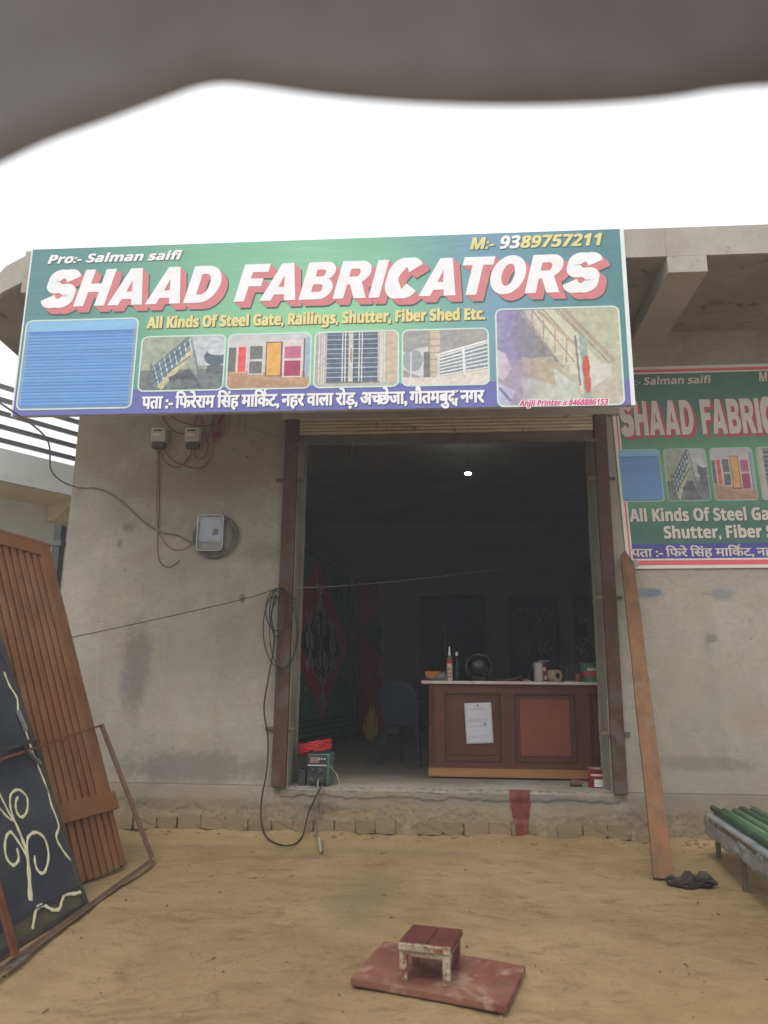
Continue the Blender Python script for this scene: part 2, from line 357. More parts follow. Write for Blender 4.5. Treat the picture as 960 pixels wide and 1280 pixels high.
# bricks of the footing course
M_br = mat('footing_brick', (158, 136, 104), (142, 118, 88), 12, .95, .9, 55, .012, wear=((142, 128, 104), 9, .48, .6), rnd=.2)
bmesh_variants = []
for k in range(6):
    bm = bmesh.new(); bmesh.ops.create_cube(bm, size=1.0); bmesh.ops.subdivide_edges(bm, edges=bm.edges, cuts=2, use_grid_fill=True)
    for v in bm.verts:
        v.co *= 1-.06*(v.co.length > .8)
        v.co += Vector((.03*random.uniform(-1, 1),   .035*random.uniform(-1, 1), .05*random.uniform(-1, 1)))
    me = bpy.data.meshes.new('brick'); bm.to_mesh(me); bm.free(); me.materials.append(M_br); bmesh_variants.append(me)
x = -2.75; k = 0
gaps = [(-.42, -.24), (.62, .80), (1.42, 1.5)]
while x < 2.05:
    wdt = random.uniform(.155, .205)
    if x+wdt > 1.55 and random.random() < .5: x += wdt; continue
    if not any(a < x+wdt/2 < c for a, c in gaps):
        o = bpy.data.objects.new('brick', bmesh_variants[k % 6]); C.objects.link(o); attach(o, bld)
        h = random.uniform(.085, .11)
        o.location = (x+wdt/2, (.022-random.uniform(0, .016)), .018+h/2+random.uniform(-.006, .006)); o.scale = (wdt-.004, .10, h)
        o.rotation_euler = (random.uniform(-.05, .05), random.uniform(-.03, .03), random.uniform(-.05, .05)); k += 1
    x += wdt+random.uniform(.001, .007)
# red oxide paint run down the step
rp = MB(); xs = wl(650, 1000).x
def rf(u, v):
    z = -.0+.375*v; hw = .048+.035*min(1, max(0, (z-.05)/.25)) + .008*nz(z, 0, 0, 14)+.006*nz(z, u*3, 0, 40)
    xx = xs-.004+(u-.5)*2*hw+.01*(1-v); return (xx, lowz(xx, z)-.009 - .026*(z < .14), z)
rp.sheet(6, 24, rf); rp.build('paint_run', mat('red_oxide_paint', (120, 58, 46), (96, 44, 36), 14, .7, .3, 60, .003, wear=((130, 110, 88), 30, .62, .68)), bld, smooth=True)
# slab with rounded left corner
poly = [(WX1, -1.25), (-3.05, -1.25)]
pc = [gd(33, 313, TOP), gd(16, 317, TOP), gd(0, 322, TOP)]
poly += [(-3.38, -1.19), (-3.66, -1.03), (-3.92, -.8), (-4.10, -.5), (-4.2, -.15), (-4.22, .2), (-4.24, 2.0), (-4.24, 8.6), (WX1, 8.6)]
MB().prism([(x, y, SOF) for x, y in poly], (0, 0, TOP-SOF)).build('roof_slab', M_conc, bld)
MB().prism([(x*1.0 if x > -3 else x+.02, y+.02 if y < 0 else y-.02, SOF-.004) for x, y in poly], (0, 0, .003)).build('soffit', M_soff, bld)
for bx in (-3.36, -1.62, .12, 1.70, 3.62, 5.4):
    MB().box((bx, -1.256, SOF-.14), (bx+.29, 0 if bx > WX0 else 8.0, SOF-.005)).box((bx, -1.256, SOF-.005), (bx+.29, -1.2505, TOP-.01)).build('beam', M_conc, bld, bevel=.008)
# hairline shuttering ledge on the soffit near the wall
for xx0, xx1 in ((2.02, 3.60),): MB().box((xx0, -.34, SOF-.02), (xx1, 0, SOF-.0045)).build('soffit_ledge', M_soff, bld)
# lintel strip under the sign
MB().box((OX0-.16, -.05, 3.545), (OX1+.22, .0, 3.61)).build('lintel_ledge', M_conc, bld, bevel=.006)

# ------------------------------------------------------------------ rolling shutter and its guides
M_sh = mat('galvanised_slats', (206, 198, 172), (180, 170, 142), 5, .55, .2, 80, .002, wear=((110, 94, 70), 7, .58, .68), metal=.25, sc3=(1, 1, 6))
M_rust = mat('rusty_red_steel', (90, 54, 42), (68, 48, 42), 3, .8, .5, 60, .003, wear=((84, 76, 70), 3.4, .50, .60), sc3=(3, 3, 1))
M_dkst = mat('brown_primer_steel', (104, 92, 76), (82, 72, 62), 5, .75, .3, 60, .002, dust=(110, 96, 72))
sht = thing('rolling_shutter', 'rolled up ribbed metal shutter with rusty side guides around the shop doorway', 'shutter', (0, 0, FL))
for i in range(5):
    z = 3.405+i*.032; pr = [(OX0+.015, -.03-.012*math.sin(t), z+.028*(t/math.pi)) for t in [math.pi*q/6 for q in range(7)]]
    MB().prism(pr+[(OX0+.015, .0, z+.028), (OX0+.015, .0, z)], (OX1-OX0-.03, 0, 0)).build('slat', M_sh, sht)
MB().box((OX0+.005, -.02, 3.31), (OX1-.005, .02, 3.40)).box((OX0+.005, -.05, 3.31), (OX1-.005, -.02, 3.318)).build('bottom_rail', M_dkst, sht, bevel=.003)
for x0, x1 in ((wl(341, 983).x-.0, wl(358, 983).x), (wl(766, 990).x+.005, wl(783, 992).x+.0)):
    x0b, x1b = x0-.005, x1
    gmb = MB().box((x0b, -.055, FL+.0), (x1b, -.049, 3.545)).box((x0b, -.049, FL), (x0b+.006, 0, 3.545)).box((x1b-.006, -.049, FL), (x1b, .0, 3.545))
    gmb.build('guide_channel', M_rust, sht, bevel=.002)
    for zc in (wl(350, 602).z, wl(350, 748).z, wl(350, 912).z):
        zc += random.uniform(-.01, .01)
        MB().box((x0b-.075, -.03, zc-.014), (x0b, -.008, zc+.014)).build('fixing_clip', M_dkst, sht, bevel=.003)
        MB().box((x1b, -.03, zc-.012), (x1b+.055, -.008, zc+.012)).build('fixing_clip', M_dkst, sht, bevel=.003)
    MB().box((x0b+.02 if x0b > 0 else x1b-.02, -.07, 3.29), (x0b-.09 if x0b > 0 else x1b+.09, -.056, 3.315)).build('stop_bracket', M_dkst, sht)

# ------------------------------------------------------------------ lettering and prints
def glyph_contours(ch):
    T = .28; t = .205                     # stem widths, height 1
    def arc(cx, cy, rx, ry, a0, a1, n=14): return [(cx+rx*math.cos(R_(a0+(a1-a0)*i/n)), cy+ry*math.sin(R_(a0+(a1-a0)*i/n))) for i in range(n+1)]
    def stroke(pts, ws):
        L = []; Rr = []; P2 = [Vector((*p, 0)) for p in pts]
        for i, p in enumerate(P2):
            d = (P2[min(i+1, len(P2)-1)]-P2[max(i-1, 0)]).normalized(); nn = Vector((-d.y, d.x, 0)); wv = ws(i/(len(P2)-1), d)
            L.append(tuple((p+nn*wv)[:2])); Rr.append(tuple((p-nn*wv)[:2]))
        return ('STRIP', L, Rr)
    ws = lambda u, d: (t/2)*abs(d.x)+(T/2)*abs(d.y)+.012
    if ch == 'H': return .86, [[(0,0),(T,0),(T,.38),(.86-T,.38),(.86-T,0),(.86,0),(.86,1),(.86-T,1),(.86-T,.61),(T,.61),(T,1),(0,1)]]
    if ch == 'I': return T, [[(0,0),(T,0),(T,1),(0,1)]]
    if ch == 'T': return .80, [[(.4-T/2,0),(.4+T/2,0),(.4+T/2,.78),(.8,.78),(.8,1),(0,1),(0,.78),(.4-T/2,.78)]]
    if ch == 'F': return .70, [[(0,0),(T,0),(T,.4),(.62,.4),(.62,.61),(T,.61),(T,.78),(.7,.78),(.7,1),(0,1)]]
    if ch == 'A': return .96, [[(0,0),(.3,0),(.345,.16),(.615,.16),(.66,0),(.96,0),(.64,1),(.32,1)], [(.405,.36),(.555,.36),(.48,.68)]]
    if ch == 'D': return .86, [[(0,0)]+arc(.40,.5,.46,.5,-90,90,20)+[(0,1)], [(T,.22)]+arc(.40,.5,.17,.28,-90,90,14)+[(T,.78)]]
    if ch == 'B': return .82, [[(0,0)]+arc(.52,.285,.30,.285,-90,70,14)+arc(.50,.75,.28,.25,-70,90,14)+[(0,1)], [(T,.2)]+arc(.48,.3,.07,.1,-90,90,8)+[(T,.4)], [(T,.61)]+arc(.46,.70,.07,.09,-90,90,8)+[(T,.79)]]
    if ch == 'R': return .86, [[(0,0),(T,0),(T,.37),(.36,.37),(.55,0),(.88,0),(.655,.43)]+arc(.53,.71,.30,.29,-60,90,14)+[(0,1)], [(T,.58)]+arc(.47,.685,.08,.105,-90,90,8)+[(T,.79)]]
    if ch == 'O': return .90, [arc(.45,.5,.45,.515,0,360,32)[:-1], arc(.45,.5,.165,.29,0,360,24)[:-1]]
    if ch == 'C':
        return .86, [stroke(arc(.445,.5,.31,.41,38,322,30), ws)]
    if ch == 'S':
        pts = arc(.425, .70, .275, .20, 12, 270, 22)+arc(.425, .305, .285, .20, 84, -168, 22)
        pts = [(x, y-(.0 if k < 23 else .005)) for k, (x, y) in enumerate(pts)]
        return .86, [stroke(pts, lambda u, d: .112*abs(d.x)+.15*abs(d.y))]
    return .34, []
def headline_mesh(text, gap=.085):
    cu = bpy.data.curves.new('tmp', 'CURVE'); cu.dimensions = '2D'; cu.fill_mode = 'BOTH'; x = 0; sv = []; sf = []
    for k_, ch in enumerate(text):
        wd, cs = glyph_contours(ch)
        for c in cs:
            if c[0] == 'STRIP':
                o = len(sv); n = len(c[1]); sv += [(x+a, b_) for a, b_ in c[1]+c[2]]; sf += [(o+i, o+i+1, o+n+i+1, o+n+i) for i in range(n-1)]; continue
            sp = cu.splines.new('POLY'); sp.points.add(len(c)-1); sp.use_cyclic_u = True
            for p, (a, b_) in zip(sp.points, c): p.co = (x+a, b_, 0, 1)
        x += wd+gap-(.09 if text[k_:k_+2] in ('AT', 'TO', 'FA') else 0)
    vs, fs = curve_tris(cu); o = len(vs)
    return vs+sv, fs+[tuple(i+o for i in f) for f in sf]
def curve_tris(cu):
    o = bpy.data.objects.new('tmp', cu); C.objects.link(o); dg = bpy.context.evaluated_depsgraph_get(); dg.update()
    me = bpy.data.meshes.new_from_object(o.evaluated_get(dg)); vs = [(v.co.x, v.co.y) for v in me.vertices]; fs = [tuple(p.vertices) for p in me.polygons]
    bpy.data.objects.remove(o); bpy.data.curves.remove(cu); bpy.data.meshes.remove(me)
    return vs, fs
def bold_sans(x):
    o = ''
    for c in x:
        if 'A' <= c <= 'Z': o += chr(0x1D5D4+ord(c)-65)
        elif 'a' <= c <= 'z': o += chr(0x1D5EE+ord(c)-97)
        elif '0' <= c <= '9': o += chr(0x1D7EC+ord(c)-48)
        else: o += c
    return o
def font_tris(body):
    body = bold_sans(body)
    cu = bpy.data.curves.new('tmp', 'FONT'); cu.body = body; cu.size = 1.0; cu.resolution_u = 3
    return curve_tris(cu)
def merge(parts):
    V = []; F = []
    for vs, fs, dx, dy, s in parts:
        o = len(V); V += [(x*s+dx, y*s+dy) for x, y in vs]; F += [tuple(i+o for i in f) for f in fs]
    return V, F
def clip_tris(vs, fs, xmax):
    keep = [f for f in fs if sum(vs[i][0] for i in f)/len(f) < xmax]; return [(min(x, xmax), y) for x, y in vs], keep
def hindi(pieces):
    x = 0; parts = []
    for k in pieces:
        if k == ' ': x += .24; continue
        if k == 'REPH':
            a = [(.1*math.cos(R_(t)), .1*math.sin(R_(t))) for t in range(60, 300, 20)]; q = []
            for i, (ax, ay) in enumerate(a): q += [(ax*.8, ay), (ax*1.25, ay*1.3)]
            parts.append((q, [(2*i, 2*i+1, 2*i+3, 2*i+2) for i in range(len(a)-1)], x-.22, .80, 1)); continue
        if k == 'HALFCA':
            vs, fs = font_tris('च'); W = max(v[0] for v in vs); vs, fs = clip_tris(vs, fs, W-.13)
            parts.append((vs, fs, x, 0, 1)); x += W-.15; continue
        if k == 'DDHA':
            vs, fs = font_tris('द'); W = max(v[0] for v in vs); parts.append((vs, fs, x, 0, 1))
            v2, f2 = font_tris('ध'); parts.append((v2, f2, x+W*.42, -.16, .62)); x += W*1.12
            parts.append(([(x-.2, .58), (x+.02, .58), (x+.02, .65), (x-.2, .65)], [(0, 1, 2, 3)], 0, 0, 1)); continue
        vs, fs = font_tris(k); parts.append((vs, fs, x, 0, 1)); x += max(v[0] for v in vs)-.01
    return merge(parts)
def lay(tris, frame, box, Mt, name, parent, lift, shear=0.0, bold=0.0, steps=None, order=0, hbox=None):
    """fit flat lettering into box (x0,z0,x1,z1) of frame (origin, u, v, n)"""
    vs, fs = tris
    vs = [(x+shear*y, y) for x, y in vs]
    ax0 = min(v[0] for v in vs); ax1 = max(v[0] for v in vs); ay0 = min(v[1] for v in vs); ay1 = max(v[1] for v in vs)
    if hbox: ay0, ay1 = hbox
    sx = (box[2]-box[0])/(ax1-ax0); sy = (box[3]-box[1])/(ay1-ay0)
    o, u, v, n = frame; mb = MB()
    offs = steps or ([(0, 0)] if not bold else [(dx*bold, dy*bold*.6) for dx in (-1, -.33, .33, 1) for dy in (-1, 1)])
    for i, (dx, dy) in enumerate(offs):
        mb.add([o+u*(box[0]+(x-ax0)*sx+dx)+v*(box[1]+(y-ay0)*sy+dy)+n*(lift+i*.00004) for x, y in vs], fs)
    me = bpy.data.meshes.new(name); me.from_pydata([tuple(p) for p in mb.v], [], mb.f)
    ob = bpy.data.objects.new(name, me); C.objects.link(ob); me.materials.append(Mt); attach(ob, parent); return ob

class Pic:
    def __init__(s, w, h, bg):
        s.w, s.h = w, h; s.a = np.zeros((h, w, 3)); s.a[:] = bg
        s.U, s.V = np.meshgrid((np.arange(w)+.5)/w, (np.arange(h)+.5)/h)      # v runs down
    def put(s, mask, c, a=1.0):
        mk = (mask.astype(float)*a)[..., None]; s.a = s.a*(1-mk)+np.array(c, float)*mk
    def rect(s, x0, y0, x1, y1, c, a=1): s.put((s.U >= x0)&(s.U <= x1)&(s.V >= y0)&(s.V <= y1), c, a)
    def poly(s, pts, c, a=1):
        ins = np.zeros(s.U.shape, bool); n = len(pts)
        for i in range(n):
            x0, y0 = pts[i]; x1, y1 = pts[(i+1) % n]
            if y0 == y1: continue
            ins ^= ((s.V < y0) != (s.V < y1)) & (s.U < (x1-x0)*(s.V-y0)/(y1-y0)+x0)
        s.put(ins, c, a)
    def line(s, x0, y0, x1, y1, wd, c, a=1):
        ar = s.w/s.h; px, py = (s.U-x0)*ar, s.V-y0; dx, dy = (x1-x0)*ar, y1-y0; L = dx*dx+dy*dy
        t = np.clip((px*dx+py*dy)/L, 0, 1); d = np.hypot(px-t*dx, py-t*dy); s.put(d < wd/2, c, a)
    def ell(s, x, y, rx, ry, c, a=1): s.put(((s.U-x)/rx)**2+((s.V-y)/ry)**2 < 1, c, a)
    def grain(s, k):
        n1 = np.random.normal(0, 1, s.a.shape[:2])
        n2 = np.kron(np.random.normal(0, 1, (s.h//4+1, s.w//4+1)), np.ones((4, 4)))[:s.h, :s.w]
        s.a = np.clip(s.a+(n1*k*.5+n2*k)[..., None], 0, 255)
    def mottle(s, k=14, cell=10):
        for c_, q in ((cell, 1.0), (cell//2+1, .6), (2, .35)):
            h, w = s.h//c_+2, s.w//c_+2; g_ = np.random.normal(0, 1, (h, w)); yy = np.arange(s.h)/c_; xx = np.arange(s.w)/c_
            y0 = yy.astype(int); x0 = xx.astype(int); fy = (yy-y0)[:, None]; fx = (xx-x0)[None]
            b_ = g_[y0][:, x0]*(1-fy)*(1-fx)+g_[y0+1][:, x0]*fy*(1-fx)+g_[y0][:, x0+1]*(1-fy)*fx+g_[y0+1][:, x0+1]*fy*fx
            s.a = np.clip(s.a+(b_*k*q)[..., None]*np.array((1, .97, .93)), 0, 255)
        return s
    def veil(s, c, a): s.a = s.a*(1-a)+np.array(c, float)*a
    def mesh(s, name, frame, box, lift, parent, round_=.0):
        o, u, v, n = frame; x0, z0, x1, z1 = box; W, H = x1-x0, z1-z0
        gxs = np.linspace(0, 1, s.w+1); gys = np.linspace(0, 1, s.h+1)
        X, Y = np.meshgrid(gxs, gys)
        if round_:
            pass
        pts = (np.array(o)[None, None]+np.array(u)[None, None]*(x0+X*W)[..., None]+np.array(v)[None, None]*(z1-Y*H)[..., None]+np.array(n)*lift)
        idx = np.arange((s.w+1)*(s.h+1)).reshape(s.h+1, s.w+1)
        F = np.stack([idx[1:, :-1], idx[1:, 1:], idx[:-1, 1:], idx[:-1, :-1]], -1)
        keep = np.ones((s.h, s.w), bool)
        if round_:
            cx = np.abs(s.U-.5)*W-(W/2-round_); cy = np.abs(s.V-.5)*H-(H/2-round_)
            keep = ~((cx > 0)&(cy > 0)&(np.hypot(cx, cy) > round_))
        Fk = F[keep]; col = s.a[keep]/255
        colL = np.where(col <= .04045, col/12.92, ((col+.055)/1.055)**2.4)
        me = bpy.data.meshes.new(name); me.from_pydata(pts.reshape(-1, 3).tolist(), [], Fk.tolist())
        at = me.color_attributes.new('print', 'FLOAT_COLOR', 'CORNER')
        cc = np.ones((len(Fk)*4, 4)); cc[:, :3] = np.repeat(colL, 4, 0); at.data.foreach_set('color', cc.ravel())
        ob = bpy.data.objects.new(name, me); C.objects.link(ob); me.materials.append(print_mat()); attach(ob, parent); return ob

def pic_shutter(w=60, h=110):
    p = Pic(w, h, (100, 152, 210)); p.rect(0, 0, 1, .13, (132, 184, 224)); p.rect(0, .13, 1, .15, (84, 128, 190))
    k = 0; y = .16
    while y < 1:
        p.rect(0, y, 1, y+.012, (74, 122, 192), .8); p.rect(0, y+.014, 1, y+.022, (128, 178, 226), .6); y += .036
    p.rect(0, 0, .03, 1, (140, 165, 185), .7); p.rect(.965, .1, 1, 1, (150, 160, 170), .7); p.rect(0, .965, 1, 1, (110, 140, 170), .8)
    p.grain(1.5); return p
def pic_stair(w=150, h=100):
    p = Pic(w, h, (158, 166, 152)); p.rect(.0, .62, 1, 1, (112, 120, 122)); p.poly([(.6, 0), (1, 0), (1, .55), (.68, .55)], (188, 194, 200))
    p.ell(.9, .4, .14, .16, (92, 104, 118)); p.ell(.92, .3, .12, .07, (200, 206, 212)); p.rect(.8, .55, 1, .7, (96, 102, 108))
    p.poly([(.15, .6), (.55, .05), (.6, .1), (.3, .95), (.2, .95)], (104, 124, 136)); p.poly([(.22, .92), (.6, .25), (.63, .32), (.28, .98)], (196, 190, 150))
    for t in np.linspace(0, 1, 8): p.line(.17+.4*t, .55-.48*t, .24+.36*t, .88-.62*t, .018, (206, 214, 218)); 
    for q in (0, .1, .2, .3): p.line(.14+.03*q, .58+q, .56+.1*q, .02+q*1.2, .02, (78, 96, 112))
    p.line(.6, .1, .74, .9, .03, (110, 126, 140)); p.line(.6, .1, .68, .75, .02, (150, 160, 166)); p.line(.13, .5, .14, .8, .03, (120, 120, 100))
    p.poly([(.35, .75), (.6, .6), (.75, .95), (.4, .98)], (86, 92, 96)); p.ell(.5, .88, .2, .08, (140, 146, 148), .5); p.mottle(8, 6); return p
def pic_doors(w=150, h=100):
    p = Pic(w, h, (196, 198, 200)); p.rect(0, .7, 1, 1, (176, 140, 112)); p.poly([(0, .62), (1, .8), (1, .95), (0, .72)], (184, 150, 122))
    p.rect(0, .24, .1, .68, (106, 108, 106)); p.rect(.11, .22, .23, .7, (210, 205, 205)); p.rect(.13, .23, .22, .69, (226, 88, 88))
    p.rect(.25, .2, .44, .74, (206, 204, 202)); p.rect(.27, .22, .42, .46, (118, 118, 118)); p.rect(.27, .5, .42, .72, (112, 112, 112))
    p.rect(.46, .15, .66, .78, (112, 96, 84)); p.rect(.475, .17, .64, .76, (226, 172, 92)); p.rect(.67, .13, .9, .8, (216, 204, 204))
    p.rect(.69, .24, .88, .46, (190, 104, 140)); p.rect(.69, .5, .88, .78, (164, 64, 100)); p.rect(.915, .1, .93, .8, (110, 100, 96)); p.rect(.94, .08, 1, .8, (150, 180, 206))
    p.mottle(5, 6); return p
def pic_gate(w=150, h=112):
    p = Pic(w, h, (190, 184, 172)); p.rect(.15, .02, .75, .93, (86, 100, 122)); p.rect(.0, 0, .14, 1, (176, 170, 160)); p.rect(.85, 0, 1, 1, (196, 180, 160))
    for i in range(11): p.rect(.15, .05+i*.085, .75, .065+i*.085, (198, 204, 208), .85)
    for x in (.05, .08, .11, .33, .36, .53, .56, .78, .8, .83): p.rect(x, 0, x+.012, .97, (214, 214, 210))
    p.rect(.41, 0, .46, .97, (204, 200, 190)); p.rect(.425, .3, .445, .55, (160, 140, 110)); p.rect(0, .93, 1, 1, (178, 178, 172)); p.rect(.14, .9, .78, .93, (120, 120, 120)); p.mottle(6, 6); return p
def pic_rail(w=150, h=112):
    p = Pic(w, h, (158, 158, 156)); p.poly([(0, .7), (0, .4), (.3, .3), (.3, .9)], (206, 208, 208)); p.ell(.12, .55, .12, .2, (120, 132, 140), .6)
    p.rect(.33, .02, .44, .9, (198, 186, 164)); 
    for i in range(7): p.rect(.33, .05+i*.12, .44, .065+i*.12, (160, 148, 130))
    p.rect(.25, .4, .32, .9, (120, 122, 124)); p.poly([(.36, .86), (1, .7), (1, 1), (0, 1), (0, .85)], (214, 208, 198)); p.poly([(.42, .5), (1, .28), (1, .72), (.42, .85)], (136, 146, 154))
    for i in range(7): p.line(.42, .5+i*.055, 1, .26+i*.073, .022, (226, 230, 232))
    p.line(.4, .46, 1, .22, .03, (232, 234, 234)); p.line(.71, .35, .72, .8, .04, (226, 228, 228)); p.line(.42, .45, .42, .85, .03, (210, 210, 206)); p.line(.1, .4, .1, .86, .02, (220, 222, 222)); p.mottle(6, 6); return p
def pic_bigstair(w=190, h=160):
    p = Pic(w, h, (178, 178, 150))
    p.put(p.U < .4, (140, 142, 150)); p.poly([(0, 0), (.2, 0), (.3, .5), (0, .6)], (132, 126, 168)); p.poly([(.17, .0), (.5, .55), (.42, .66), (.2, .6), (.12, .3)], (112, 112, 118))
    p.poly([(.0, .55), (.45, .5), (.6, .85), (.3, 1), (0, 1)], (166, 158, 140)); p.poly([(.2, .5), (.5, .58), (.58, .82), (.2, .7)], (172, 156, 130)); p.poly([(.2, .7), (.58, .84), (.5, 1), (.2, 1)], (188, 190, 180))
    for i in range(8):
        x = .2+.055*i; y = .02+.095*i; p.poly([(x, y), (x+.3, y), (x+.38, y+.12), (x+.06, y+.1)], (208, 206, 180)); p.poly([(x, y), (x+.055, y), (x+.055, y+.1), (x+.02, y+.07)], (176, 178, 156))
    p.poly([(.45, .62), (.62, .78), (.68, 1), (.5, 1)], (192, 200, 192)); p.poly([(.64, .55), (.92, .6), (.9, .78), (.66, .9)], (208, 206, 196)); p.poly([(.66, .9), (.92, .7), (1, .8), (1, 1), (.7, 1)], (184, 176, 158))
    for k in range(4): p.line(.2+.09*k, 0, .55+.09*k-.02, .62-.06*k, .014, (150, 126, 108))
    p.line(.33, 0, .66, .42, .03, (180, 152, 126)); p.line(.55, 0, .93, .55, .04, (160, 138, 122)); p.line(.5, 0, .9, .58, .015, (140, 120, 108))
    for t in (0, .25, .5, .75): p.line(.3+.36*t, .02+.42*t, .29+.36*t, .25+.42*t, .016, (160, 138, 120))
    p.veil((186, 186, 172), .3)
    p.line(.64, .3, .66, .8, .02, (120, 128, 130)); p.line(.7, .32, .72, .95, .07, (150, 166, 160)); p.ell(.715, .62, .03, .12, (190, 90, 76)); p.ell(.72, .78, .028, .1, (188, 92, 80))
    p.poly([(0, .42), (.07, .46), (.12, .62), (.05, .74), (0, .7)], (222, 206, 204)); p.poly([(0, .76), (.14, .84), (.1, .98), (.02, 1), (0, .9)], (206, 206, 220)); p.line(.02, .82, .1, .94, .03, (110, 120, 150))
    m_ = np.exp(-((p.U-.14)/.14)**2); p.a = p.a*(1-.45*m_[..., None])+np.array((140, 130, 190))*.45*m_[..., None]
    p.mottle(6, 6); return p
def frame_border(px, py, W, H, r, wd, frame, Mt, parent, lift):
    """rounded outline strip; (px,py) lower-left corner in frame"""
    o, u, v, n = frame; out = []; inn = []
    for cx, cy, a0 in ((px+W-r, py+r, -90), (px+W-r, py+H-r, 0), (px+r, py+H-r, 90), (px+r, py+r, 180)):
        for i in range(6):
            a = R_(a0+90*i/5); out.append((cx+(r+wd/2)*math.cos(a), cy+(r+wd/2)*math.sin(a))); inn.append((cx+(r-wd/2)*math.cos(a), cy+(r-wd/2)*math.sin(a)))
    N = len(out); mb = MB(); mb.add([o+u*x+v*y+n*lift for x, y in out+inn], [(i, (i+1) % N, (i+1) % N+N, i+N) for i in range(N)])
    return mb.build('picture_border', Mt, parent)

# palette of the printed flex
M_white = flat('print_white', (244, 244, 248)); M_red = flat('print_salmon', (212, 126, 130)); M_dk = flat('print_shadow', (64, 96, 92))
M_yel = flat('print_yellow', (228, 218, 150)); M_bord = flat('print_border', (208, 232, 222)); M_pink = flat('print_magenta', (206, 70, 130))
head = headline_mesh('SHAAD FABRICATORS')
HINDI = ['पता', ' ', ':-', ' ', 'िफरेराम', ' ', 'िसंह', ' ', 'मािक', 'REPH', 'ट,', ' ', 'नहर', ' ', 'वाला', ' ', 'रोड़,', ' ', 'अ', 'HALFCA', 'छेजा,', ' ', 'गौतमबु', 'DDHA', ' ', 'नगर']
HINDI2 = ['पता', ' ', ':-', ' ', 'िफरे', ' ', 'िसंह', ' ', 'मािक', 'REPH', 'ट,', ' ', 'नहर', ' ', 'वाला', ' ', 'रोड़,', ' ', 'अ', 'HALFCA', 'छेजा']

# ------------------------------------------------------------------ the big sign
SY = -1.30; SX0, SX1, SZ0, SZ1 = -3.27, 1.352, 3.158, 4.572
sgn = thing('shop_sign', 'large green and blue printed shop sign hung across the roof edge above the doorway', 'sign', ((SX0+SX1)/2, SY, SZ0))
M_fr = mat('sign_frame_steel', (196, 200, 200), (170, 172, 170), 8, .5, .1, 60, .001)
MB().box((SX0, SY+.004, SZ0), (SX1, SY+.045, SZ1)).build('board', M_fr, sgn)
MB().box((SX0-.012, SY-.004, SZ0-.004), (SX0, SY+.05, SZ1+.004)).build('edge_strip', flat('strip_white', (226, 234, 234)), sgn)
MB().box((SX1, SY-.004, SZ0-.004), (SX1+.03, SY+.05, SZ1+.004)).build('edge_strip', flat('strip_white', (226, 234, 234)), sgn)
for bx in (-2.9, -1.5, -.1, 1.15): MB().box((bx, SY+.0455, SZ1-.28), (bx+.03, -1.2505, SZ1-.24)).build('bracket', M_dkst, sgn)
FS = (Vector((0, SY, 0)), Vector((1, 0, 0)), Vector((0, 0, 1)), Vector((0, -1, 0)))
bgp = Pic(200, 64, (0, 0, 0)); U, V = bgp.U, bgp.V
stops = [(0, (58, 112, 122)), (.12, (62, 122, 120)), (.3, (92, 164, 132)), (.5, (110, 186, 142)), (.62, (104, 178, 142)), (.74, (84, 146, 150)), (.80, (92, 134, 176)), (.86, (78, 132, 156)), (1, (50, 108, 116))]
for c_ in range(3): bgp.a[..., c_] = np.interp(U+(V-.5)*-.06, [s[0] for s in stops], [s[1][c_] for s in stops])
glow = np.exp(-((V-.55)/.35)**2)*np.exp(-((U-.45)/.35)**2); bgp.a += glow[..., None]*np.array((26, 24, 6)); bgp.a = np.clip(bgp.a*.76+np.array((165, 192, 188.))*.24, 0, 255)  # pale wash puts the milky glare into the print colours
band = (V > .865-.0*U); bgp.a = np.where(band[..., None], np.array((104, 106, 174.)), bgp.a)
bgp.mesh('printed_background', FS, (SX0, SZ0, SX1, SZ1), .002, sgn)
sp = lambda x, y: (wl(x, y, SY).x, wl(x, y, SY).z)
def sbox(x0, y0, x1, y1):       # lower-left px, upper-right px
    a = sp(x0, y0); b_ = sp(x1, y1); return (a[0], a[1], b_[0], b_[1])
zb, zt = (sp(60, 384)[1]+sp(745, 365)[1])/2, (sp(100, 337)[1]+sp(740, 318)[1])/2
hb = (sp(51, 383)[0], zb, sp(753, 325)[0], zt)
drop = [(.052*i/9, -.052*i/9) for i in range(1, 10)]
lay(head, FS, hb, M_dk, 'lettering_shadow', sgn, .003, .26, steps=[(.062, -.058), (.056, -.066)], hbox=(0, 1))
lay(head, FS, hb, M_red, 'lettering_side', sgn, .0042, .26, steps=drop[::-1], hbox=(0, 1))
lay(head, FS, hb, M_white, 'name_lettering', sgn, .0065, .26, hbox=(0, 1))
Q = font_tris
def line2(body, box, Mt, frame, parent, sh, bold, shadow=None, name='text_line', so=.007, tr=None, hbox=(-.0, .7)):
    t_ = tr or Q(body)
    if shadow: lay(t_, frame, box, shadow, 'text_shadow', parent, .0032, sh, bold*1.3, steps=[(so+dx*bold, -so+dy*bold*.6) for dx in (-1.6, -.5, .5, 1.6) for dy in (-1.5, 1.5)], hbox=hbox)
    return lay(t_, frame, box, Mt, name, parent, .0045, sh, bold, hbox=hbox)
line2('Pro:- Salman saifi', sbox(60, 330, 228, 314), M_white, FS, sgn, .25, .003, M_dk, 'owner_line', .006)
line2('M:- ', sbox(588, 312, 617, 297), M_yel, FS, sgn, .25, .003, M_dk, 'phone_line', .006)
line2('93', sbox(625, 311, 650, 295), M_white, FS, sgn, .25, .003, M_dk, 'phone_line', .006)
line2('89757211', sbox(651, 310, 752, 292), M_yel, FS, sgn, .25, .003, M_dk, 'phone_line', .006)
